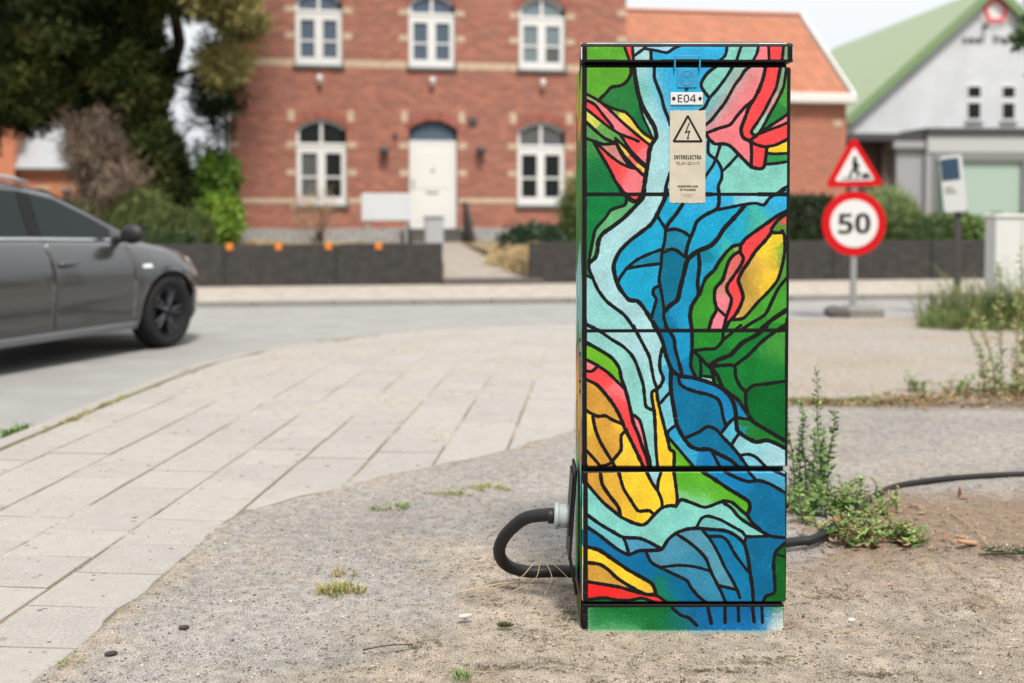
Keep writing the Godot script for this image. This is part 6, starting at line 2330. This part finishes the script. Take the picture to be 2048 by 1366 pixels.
func mural() -> void:
	ink("5,1702 6,1220", 13.4)
	ink("581,1702 585,1220", 13.4)
	ink("-9,1680 592,1680", 9.9)
	ink("-9,1632 596,1632", 15.5)
	ink("-8,1262 596,1262", 10.6)
	ink("116,1678 124,1656 133,1631 136,1600", 8.5)
	ink("139,1678 141,1652 144,1620", 8.5)
	ink("144,1620 150,1580 157,1544 170,1508 186,1480 203,1451 208,1424 196,1404 188,1382 187,1364 180,1321 174,1281 169,1260 153,1240", 12.7)
	ink("158,1537 163,1508 172,1476 186,1447 197,1422", 7.1)
	ink("136,1600 128,1584 114,1571 99,1566 81,1563 67,1548 49,1530", 9.2)
	ink("144,1650 166,1666 180,1679", 8.5)
	ink("173,1670 204,1665 236,1659 254,1670 274,1679", 8.5)
	ink("191,1665 192,1634", 9.9)
	ink("202,1622 202,1591 209,1570 222,1537 229,1508 240,1480 248,1456", 9.9)
	ink("248,1321 238,1292 232,1256 227,1232", 9.9)
	ink("405,1679 400,1652 382,1634", 8.5)
	ink("445,1679 436,1652 431,1634", 8.5)
	ink("493,1679 488,1656 476,1634", 8.5)
	ink("521,1679 523,1634", 8.5)
	ink("563,1679 559,1634", 8.5)
	ink("378,1623 353,1604 337,1582 334,1566 345,1548 356,1534", 9.2)
	ink("424,1623 402,1588 377,1555 357,1532 345,1508 332,1498", 9.2)
	ink("474,1623 456,1609 445,1591 429,1570 413,1541 399,1517 381,1494 363,1471 345,1456", 9.2)
	ink("515,1622 508,1588 496,1555 482,1528 469,1508 459,1480 447,1447 450,1428 457,1419 476,1411", 10.6)
	ink("482,1528 457,1507 435,1482 416,1458 385,1448 351,1435", 9.9)
	ink("557,1622 552,1595 545,1562 529,1530 511,1494 493,1465 476,1438 490,1425", 9.2)
	ink("574,1620 570,1591 565,1562 547,1523 529,1491 513,1460 501,1440", 8.5)
	ink("583,1491 551,1469 529,1455 501,1437 483,1422 468,1412", 9.2)
	ink("583,1467 558,1455 522,1442 490,1429", 8.5)
	ink("470,1412 490,1402 515,1396 544,1401 566,1411 584,1420", 9.2)
	ink("520,1395 517,1364 512,1339 501,1334 483,1337 472,1343 458,1357 440,1375 418,1397 400,1404 374,1404 356,1419 348,1435", 9.9)
	ink("475,1410 477,1379 476,1339", 9.9)
	ink("520,1378 544,1376 584,1378", 8.5)
	ink("516,1347 545,1349 584,1355", 8.5)
	ink("355,1411 355,1379 371,1364 382,1354 393,1332 393,1307 384,1285 386,1256", 9.2)
	ink("388,1399 382,1379 376,1361 368,1343 353,1321 344,1307", 8.5)
	ink("440,1375 418,1350 395,1327", 8.5)
	ink("589,1290 567,1278 549,1263", 8.5)
	ink("11,1544 38,1530 60,1516 82,1505 107,1497 121,1493 139,1476 157,1451 176,1432 199,1417", 8.5)
	ink("45,1527 78,1498 110,1467 139,1442 163,1422 192,1399", 8.5)
	ink("11,1527 35,1514 60,1483 83,1455 86,1444", 8.5)
	ink("11,1502 38,1480 71,1454 86,1444 107,1431 140,1419 158,1411", 8.5)
	ink("107,1430 125,1401 140,1381 158,1363 178,1345", 8.5)
	ink("93,1420 125,1390 147,1364 176,1339", 8.5)
	ink("11,1465 38,1440 64,1419 96,1406", 9.2)
	ink("11,1419 35,1411 60,1403 96,1406", 9.2)
	ink("93,1412 114,1375 140,1346 174,1314", 9.2)
	ink("33,1408 46,1384 60,1361 78,1330 93,1299 115,1270 137,1249 155,1240", 9.9)
	ink("42,1404 57,1390 82,1368 107,1350 133,1338 147,1335", 8.5)
	ink("96,1404 107,1379 122,1357 136,1338", 8.5)
	ink("6,1275 7,842", 13.4)
	ink("583,1275 586,842", 12.7)
	ink("-7,875 596,877", 10.6)
	ink("175,1275 172,1254 158,1237 143,1221 117,1195 86,1171 58,1151 46,1130 43,1102 36,1082 21,1070", 12.0)
	ink("125,1251 120,1232 82,1218 65,1195 38,1164 31,1137 24,1102 19,1071", 9.2)
	ink("106,1275 124,1254 144,1240 160,1244", 9.2)
	ink("21,1071 19,1054 28,1030 45,992 69,960 94,940 118,922 135,901 151,875", 9.9)
	ink("9,1033 28,1025", 7.1)
	ink("239,1275 234,1251 224,1232 210,1202 193,1176 165,1154 134,1130 107,1102 93,1075 89,1054 95,1023 107,995 132,964 156,960 173,943 191,915 213,881", 12.0)
	ink("209,1206 224,1182 235,1164 233,1130 226,1099 223,1061 218,1019 226,978 232,936 232,912 243,877", 9.2)
	ink("289,1242 265,1206 246,1183 235,1164", 11.3)
	ink("238,1160 262,1164 286,1156 303,1144", 9.9)
	ink("385,1275 386,1240 379,1220 348,1204 324,1185 314,1158 305,1137 298,1116 293,1090", 10.6)
	ink("379,1218 420,1226 455,1233 489,1237 513,1232 530,1253 558,1268 572,1275", 9.2)
	ink("460,1232 441,1209 421,1187 400,1164 383,1137 362,1116 328,1102 304,1084 295,1068 287,1033 278,998 270,964 249,947 234,931", 13.4)
	ink("231,1099 252,1107 269,1102 287,1088 304,1082", 9.9)
	ink("224,1106 193,1095 162,1081 142,1067 124,1050 107,1026 101,1011", 9.2)
	ink("130,1053 173,1060 222,1066", 9.2)
	ink("222,1005 204,996 201,981 210,964 204,940 196,912", 9.2)
	ink("328,1101 332,1061 327,1012 329,978 311,947 306,919 309,894 311,875", 11.3)
	ink("332,978 349,1023 373,1047 390,1075 411,1102 428,1116 449,1121 462,1137 490,1158 524,1182 551,1201 582,1218", 10.6)
	ink("579,1208 552,1188 535,1164 539,1154 562,1154 566,1159 575,1135", 9.2)
	ink("536,1156 518,1132 490,1101 470,1069 453,1045 442,1019 449,998 456,971 447,943 433,919 416,900 404,877", 10.6)
	ink("572,1139 573,1102 566,1061 553,1019 526,985 498,957 478,933 457,911 429,907", 9.2)
	ink("447,1102 428,1090 414,1071 404,1040 397,1019 377,995 375,964 381,936 367,908 359,877", 10.6)
	ink("449,1121 447,1099 456,1082 449,1061 428,1030 411,1005 411,988 423,967 419,943 409,915 400,877", 9.9)
	ink("382,940 405,919", 8.5)
	ink("584,1031 557,998 540,964 519,922 481,898 450,877", 9.9)
	ink("585,938 540,908 506,879", 13.4)
	ink("585,893 558,875", 9.9)
	ink("9,896 52,875", 9.2)
	ink("7,907 8,443", 13.4)
	ink("582,907 585,443", 12.7)
	ink("-6,477 596,480", 15.5)
	ink("12,893 52,873 84,851 115,832 139,809 153,785 163,757 174,722 178,688 183,659 207,647", 9.9)
	ink("146,889 160,862 177,830 191,802 198,768 205,733 214,711", 9.9)
	ink("9,844 52,820 84,799 105,771 112,740 122,712 131,681 140,642 147,611 161,579 171,548 185,513 192,478", 10.6)
	ink("9,795 42,778 73,757 98,733 119,712", 9.2)
	ink("9,762 28,760 44,774", 9.2)
	ink("9,738 42,722 67,695 91,663 108,632 122,597 140,562 157,527 180,478", 10.6)
	ink("10,649 43,632 67,633 88,621 119,608", 9.9)
	ink("31,630 39,593 53,558 71,527 88,499 100,476", 9.9)
	ink("128,592 112,576 112,537 95,513 78,495 50,487", 9.9)
	ink("10,537 36,509 60,480", 9.2)
	ink("148,635 164,621 171,600 178,572 185,537 194,506 197,478", 9.2)
	ink("214,708 199,701 200,677 206,642 209,593 211,541 217,478", 9.9)
	ink("212,708 216,677 226,635 237,593 246,558 251,537 263,527 262,478", 9.9)
	ink("227,825 221,792 222,764 231,740 223,719 212,707", 9.9)
	ink("203,891 218,868 229,843 236,813 247,782 257,761 278,747 313,742 347,733 386,718 413,698 431,670 438,639 438,625 442,593 452,582 473,568 498,558 525,563 550,555 581,539", 12.0)
	ink("237,889 260,855 264,827 271,799 280,768 285,747", 10.6)
	ink("310,893 312,865 312,820 309,775 324,742", 10.6)
	ink("253,761 252,719 256,684 263,646 270,607 286,576 307,548 331,537 362,537 390,523 425,505 450,481", 12.0)
	ink("250,700 237,686 223,669", 8.5)
	ink("268,607 247,590 244,576 258,558 279,534 300,509 324,480", 9.2)
	ink("274,749 278,726 295,712 327,701 358,694 386,681 396,660 402,628 411,602", 9.9)
	ink("298,571 331,586 358,602 383,593 404,569 425,548 446,523 477,480", 9.9)
	ink("440,632 417,611 395,581", 9.9)
	ink("450,586 435,565 425,547", 9.2)
	ink("448,519 474,523 498,513 529,481", 9.2)
	ink("373,527 383,506 397,480", 9.2)
	ink("400,877 399,851 395,842 378,825 347,823 319,819", 9.9)
	ink("450,891 423,868 400,849", 9.2)
	ink("523,888 492,862 457,843 437,823 420,806 385,792 361,775", 13.4)
	ink("582,896 540,868 506,841 472,806 432,775", 10.6)
	ink("316,820 340,795 361,776 423,778 434,771 437,743 451,715 465,701 466,667 476,628 490,614", 10.6)
	ink("465,701 486,719 521,724 583,733", 9.9)
	ink("335,795 338,768 336,742", 9.2)
	ink("366,773 385,747 399,715 417,698 441,681 459,656 476,632 490,614 518,597 543,582 584,558", 11.3)
	ink("363,776 371,754 376,724", 10.6)
	ink("342,747 372,743", 9.2)
	ink("438,628 480,622", 9.2)
	ink("11,493 12,3", 13.4)
	ink("585,493 588,88", 10.6)
	ink("0,85 595,87", 12.7)
	ink("53,470 59,436 78,406 104,372 110,351", 10.6)
	ink("106,470 119,425 138,394 160,361 179,360 194,360 208,348", 9.9)
	ink("186,470 201,440 217,417 228,391 230,370", 9.9)
	ink("226,470 218,444 217,417", 9.2)
	ink("263,470 269,428 273,391 269,373", 9.9)
	ink("12,442 36,413 63,383 93,358 115,341 146,326 172,319 187,326 206,347 228,368 251,375 269,375 284,392 314,383 352,370 390,383 408,389 431,383 457,360 474,347", 9.9)
	ink("344,472 378,451 416,425 449,405 476,387 480,368 472,348", 11.3)
	ink("405,383 427,368 446,345 465,330 503,307 541,287 586,282", 9.9)
	ink("472,349 484,330 510,306", 9.9)
	ink("408,472 442,455 475,444 505,447 539,436 585,409", 9.9)
	ink("475,472 498,448", 9.2)
	ink("547,476 585,459", 9.2)
	ink("14,315 48,292 82,265 108,246 135,234 165,245 202,246 229,250 247,277 270,296 300,307 330,310 364,307 409,303 435,292 454,277 466,262 475,227 481,189 489,136 492,87", 10.6)
	ink("14,350 52,322 89,300 119,284 165,281 195,269 229,250", 10.6)
	ink("119,284 127,265 135,237", 9.2)
	ink("328,311 341,337 360,345 397,334 431,315 458,300 470,287 503,286 541,288", 9.2)
	ink("470,286 464,263", 9.2)
	ink("270,294 308,269 338,243 357,220 368,189 383,159 399,128 416,87", 9.9)
	ink("343,307 368,277 390,239 410,197 432,159 448,125 453,109", 9.2)
	ink("362,286 398,286 417,273 436,239 458,208 477,184", 9.2)
	ink("184,243 199,212 225,197 263,178 301,159 312,140 335,113 367,87", 9.9)
	ink("231,198 278,203 323,199 370,186", 8.5)
	ink("395,144 442,133", 9.2)
	ink("587,271 556,243 549,205 553,128 527,113 518,87", 9.9)
	ink("556,235 587,226", 7.1)
	ink("14,257 52,246 90,220 135,189 176,166 203,148 212,123 203,118", 11.3)
	ink("14,211 52,206 78,189 101,167 131,147 165,128 184,119 212,119", 10.6)
	ink("14,156 63,148 109,140 150,128 188,119 218,114 248,92", 9.9)
	ink("15,103 64,109 105,102 139,102 173,108 203,98 233,87", 9.9)
	ink("261,77 286,56 309,48 332,26", 9.9)
	ink("363,79 373,33", 9.9)
	ink("412,79 413,35", 9.9)
	ink("450,79 452,39", 9.2)
	ink("491,79 496,37", 9.9)
	ink("518,79 520,35", 9.2)
	ink("584,79 585,26", 8.5)
	ink("-2,79 6,6", 12.7)
	paint(Color8(90, 166, 46), "63,1663 63,1602 38,1616 99,1652")
	paint(Color8(38, 122, 58), "99,1537 132,1562 139,1508 110,1523")
	paint(Color8(12, 110, 66), "172,1458 168,1494")
	paint(Color8(150, 205, 190), "186,1462")
	paint(Color8(164, 212, 220), "175,1652 182,1605 215,1473 226,1419 212,1328 198,1285 160,1666 179,1213 131,1161 76,1120 62,1033 118,953 180,901 24,1050 111,862 160,816 194,844 212,802 209,761 187,855")
	paint(Color8(120, 190, 180), "171,1573")
	paint(Color8(48, 172, 226), "225,1648 297,1652 369,1659 225,1580 298,1595 262,1508 316,1570 243,1605 334,1516 344,1613 368,1321 364,1271 567,1269 317,1254 403,1247 551,1244 282,1254")
	paint(Color8(150, 205, 235), "211,1673")
	paint(Color8(128, 204, 194), "420,1656 463,1656 366,1573 406,1562 370,1494 442,1605 480,1299 552,1321 422,1321 403,1375 367,1390 516,1281")
	paint(Color8(238, 126, 136), "506,1663 478,1573 424,1508 378,1462 443,1451 407,1426 450,1390 439,1480 551,1465 92,1462 56,1494 172,1368 140,1307 27,779 161,600 178,541 119,695")
	paint(Color8(240, 150, 156), "499,1605")
	paint(Color8(244, 72, 76), "130,1656 542,1659 528,1573 500,1494 468,1444 533,1422 498,1368 45,1491 147,1397 100,1318 155,1256 144,1257 490,1126 524,1164 456,1054 436,981 422,926 558,1194 49,750 105,670 140,593 161,537")
	paint(Color8(130, 165, 130), "570,1656 555,1580")
	paint(Color8(206, 150, 142), "532,1523")
	paint(Color8(150, 200, 180), "500,1460 495,1440")
	paint(Color8(78, 160, 64), "568,1552")
	paint(Color8(34, 128, 62), "547,1483")
	paint(Color8(246, 206, 52), "559,1390 525,1102 518,1026 552,1130 220,611 237,523 205,684 149,425 172,394 198,366 179,341 243,425 145,447 90,212 165,159 37,235")
	paint(Color8(52, 150, 84), "548,1363")
	paint(Color8(90, 190, 215), "364,1350")
	paint(Color8(170, 170, 120), "24,1532")
	paint(Color8(230, 206, 84), "143,1464 183,1415 118,1489 161,1437")
	paint(Color8(120, 165, 80), "92,1497")
	paint(Color8(215, 215, 100), "27,1465")
	paint(Color8(92, 160, 80), "60,1440")
	paint(Color8(230, 208, 92), "118,1390 169,1343")
	paint(Color8(84, 150, 84), "31,1433")
	paint(Color8(240, 90, 94), "140,1354 162,1332")
	paint(Color8(204, 136, 126), "64,1395 93,1372")
	paint(Color8(14, 116, 62), "31,1336 57,1285 46,1310")
	paint(Color8(64, 142, 72), "28,1386")
	paint(Color8(10, 122, 62), "41,1230 82,1240 34,1185")
	paint(Color8(96, 178, 120), "76,1175 110,1209 48,1147")
	paint(Color8(140, 205, 206), "35,964 76,912 21,998")
	paint(Color8(24, 162, 208), "159,1126 124,1082 145,1012 180,1033 180,953 214,1144 224,1223 255,1233 283,1192 265,1206 352,1171 317,1123 420,1209 163,981 387,1102 455,1171 352,1050 438,1161")
	paint(Color8(22, 132, 168), "166,1071 259,1144 269,1120")
	paint(Color8(6, 118, 144), "349,1085")
	paint(Color8(80, 186, 150), "483,1164 397,1095")
	paint(Color8(134, 206, 222), "455,1249 489,1254")
	paint(Color8(0, 112, 146), "259,1061 249,998 239,953 215,953 215,901 222,929")
	paint(Color8(12, 142, 186), "311,1054 304,998")
	paint(Color8(26, 152, 204), "270,919 288,898")
	paint(Color8(0, 118, 160), "249,901")
	paint(Color8(58, 150, 46), "346,964 387,1050 421,1102 329,901")
	paint(Color8(150, 170, 80), "437,1106")
	paint(Color8(216, 104, 100), "432,1071")
	paint(Color8(194, 136, 114), "394,998")
	paint(Color8(236, 128, 146), "398,953 384,898")
	paint(Color8(206, 166, 80), "497,1054 467,947")
	paint(Color8(170, 138, 64), "467,1009")
	paint(Color8(78, 150, 60), "559,1171 576,1113 570,1061")
	paint(Color8(68, 158, 50), "526,936 553,953 478,888 561,908 492,912 578,964")
	paint(Color8(150, 210, 208), "181,740 188,681")
	paint(Color8(140, 205, 202), "42,855 104,806 132,750 153,691 181,628 196,558 206,495 25,867")
	paint(Color8(150, 206, 206), "21,882")
	paint(Color8(106, 182, 40), "42,806 87,761")
	paint(Color8(206, 154, 62), "39,691 77,642 43,558 77,583 32,495 84,537 67,485 36,455 33,432 66,398")
	paint(Color8(240, 200, 62), "25,611 130,541 147,502 112,604 119,495")
	paint(Color8(0, 112, 160), "239,837 260,768 250,802 253,875")
	paint(Color8(20, 150, 202), "291,855 284,820")
	paint(Color8(10, 120, 172), "292,771")
	paint(Color8(60, 165, 212), "236,754")
	paint(Color8(120, 200, 220), "231,799 233,698 233,635 240,642 226,691")
	paint(Color8(40, 150, 202), "265,579 442,600")
	paint(Color8(60, 175, 215), "286,551")
	paint(Color8(6, 112, 156), "313,663 355,646 302,701 355,572 407,537 348,555")
	paint(Color8(18, 128, 184), "354,717 417,663 337,722 403,684")
	paint(Color8(15, 120, 180), "338,509 408,495 362,523 359,495")
	paint(Color8(60, 170, 215), "317,513")
	paint(Color8(90, 185, 215), "421,583")
	paint(Color8(140, 205, 216), "494,537 477,544 449,558")
	paint(Color8(162, 212, 222), "547,520")
	paint(Color8(120, 195, 220), "488,502")
	paint(Color8(18, 128, 178), "452,649")
	paint(Color8(30, 122, 42), "494,593 452,611 543,569 511,579")
	paint(Color8(14, 118, 48), "520,757 492,785 424,740 441,698 452,681 354,802 406,813 458,806 389,726")
	paint(Color8(0, 100, 42), "528,663 529,607 493,663")
	paint(Color8(62, 146, 58), "544,820 554,851")
	paint(Color8(34, 136, 46), "354,855 371,837 440,837 430,858 492,879 561,886")
	paint(Color8(12, 114, 56), "323,785 354,768 347,754")
	paint(Color8(130, 195, 190), "359,736")
	paint(Color8(100, 180, 42), "272,506 297,492")
	paint(Color8(222, 174, 62), "66,451 89,417")
	paint(Color8(235, 190, 52), "134,345")
	paint(Color8(150, 205, 210), "207,455")
	paint(Color8(88, 176, 38), "314,425 389,406 457,375 295,455")
	paint(Color8(130, 205, 160), "352,377 296,394")
	paint(Color8(128, 206, 198), "52,353 164,300 277,341 371,360 465,311 503,296 225,311")
	paint(Color8(110, 192, 204), "37,315 97,281")
	paint(Color8(74, 152, 190), "165,262")
	paint(Color8(90, 185, 140), "438,370 461,341")
	paint(Color8(110, 190, 196), "390,326 446,296")
	paint(Color8(4, 108, 154), "502,409 540,379 559,322 484,349")
	paint(Color8(15, 130, 190), "389,459 438,464 464,425")
	paint(Color8(70, 165, 206), "524,462 558,440")
	paint(Color8(110, 185, 216), "573,470")
	paint(Color8(10, 112, 166), "33,281 127,220 82,243")
	paint(Color8(0, 106, 160), "203,182 259,132 316,102 184,205")
	paint(Color8(72, 142, 172), "240,227 296,250")
	paint(Color8(52, 134, 170), "315,220 297,182 346,151 354,113 270,189")
	paint(Color8(80, 150, 176), "338,265 391,189 368,227")
	paint(Color8(10, 118, 168), "390,265 440,189 466,151 424,227")
	paint(Color8(20, 130, 176), "439,265 424,288")
	paint(Color8(4, 104, 150), "515,227 523,170 504,128 541,265")
	paint(Color8(10, 96, 32), "572,170 542,102 575,231 578,250")
	paint(Color8(225, 182, 64), "199,132")
	paint(Color8(202, 152, 62), "52,186 109,148")
	paint(Color8(238, 40, 42), "71,128 33,132")
	paint(Color8(228, 56, 52), "146,113 210,106")
	paint(Color8(10, 102, 42), "90,94 33,94")
	paint(Color8(60, 140, 82), "165,96")
	paint(Color8(20, 122, 62), "237,109 218,144")
	paint(Color8(10, 106, 46), "128,52 52,52 241,68")
	paint(Color8(110, 186, 130), "64,12 128,13")
	paint(Color8(20, 112, 52), "203,29")
	paint(Color8(20, 112, 96), "278,60 271,37")
	paint(Color8(10, 100, 160), "335,56 392,56 467,60 429,56 505,60 354,56")
	paint(Color8(15, 112, 178), "467,24 392,22 527,45")
	paint(Color8(228, 228, 222), "565,41 558,26 576,52")
	paint(Color8(10, 110, 62), "576,73")
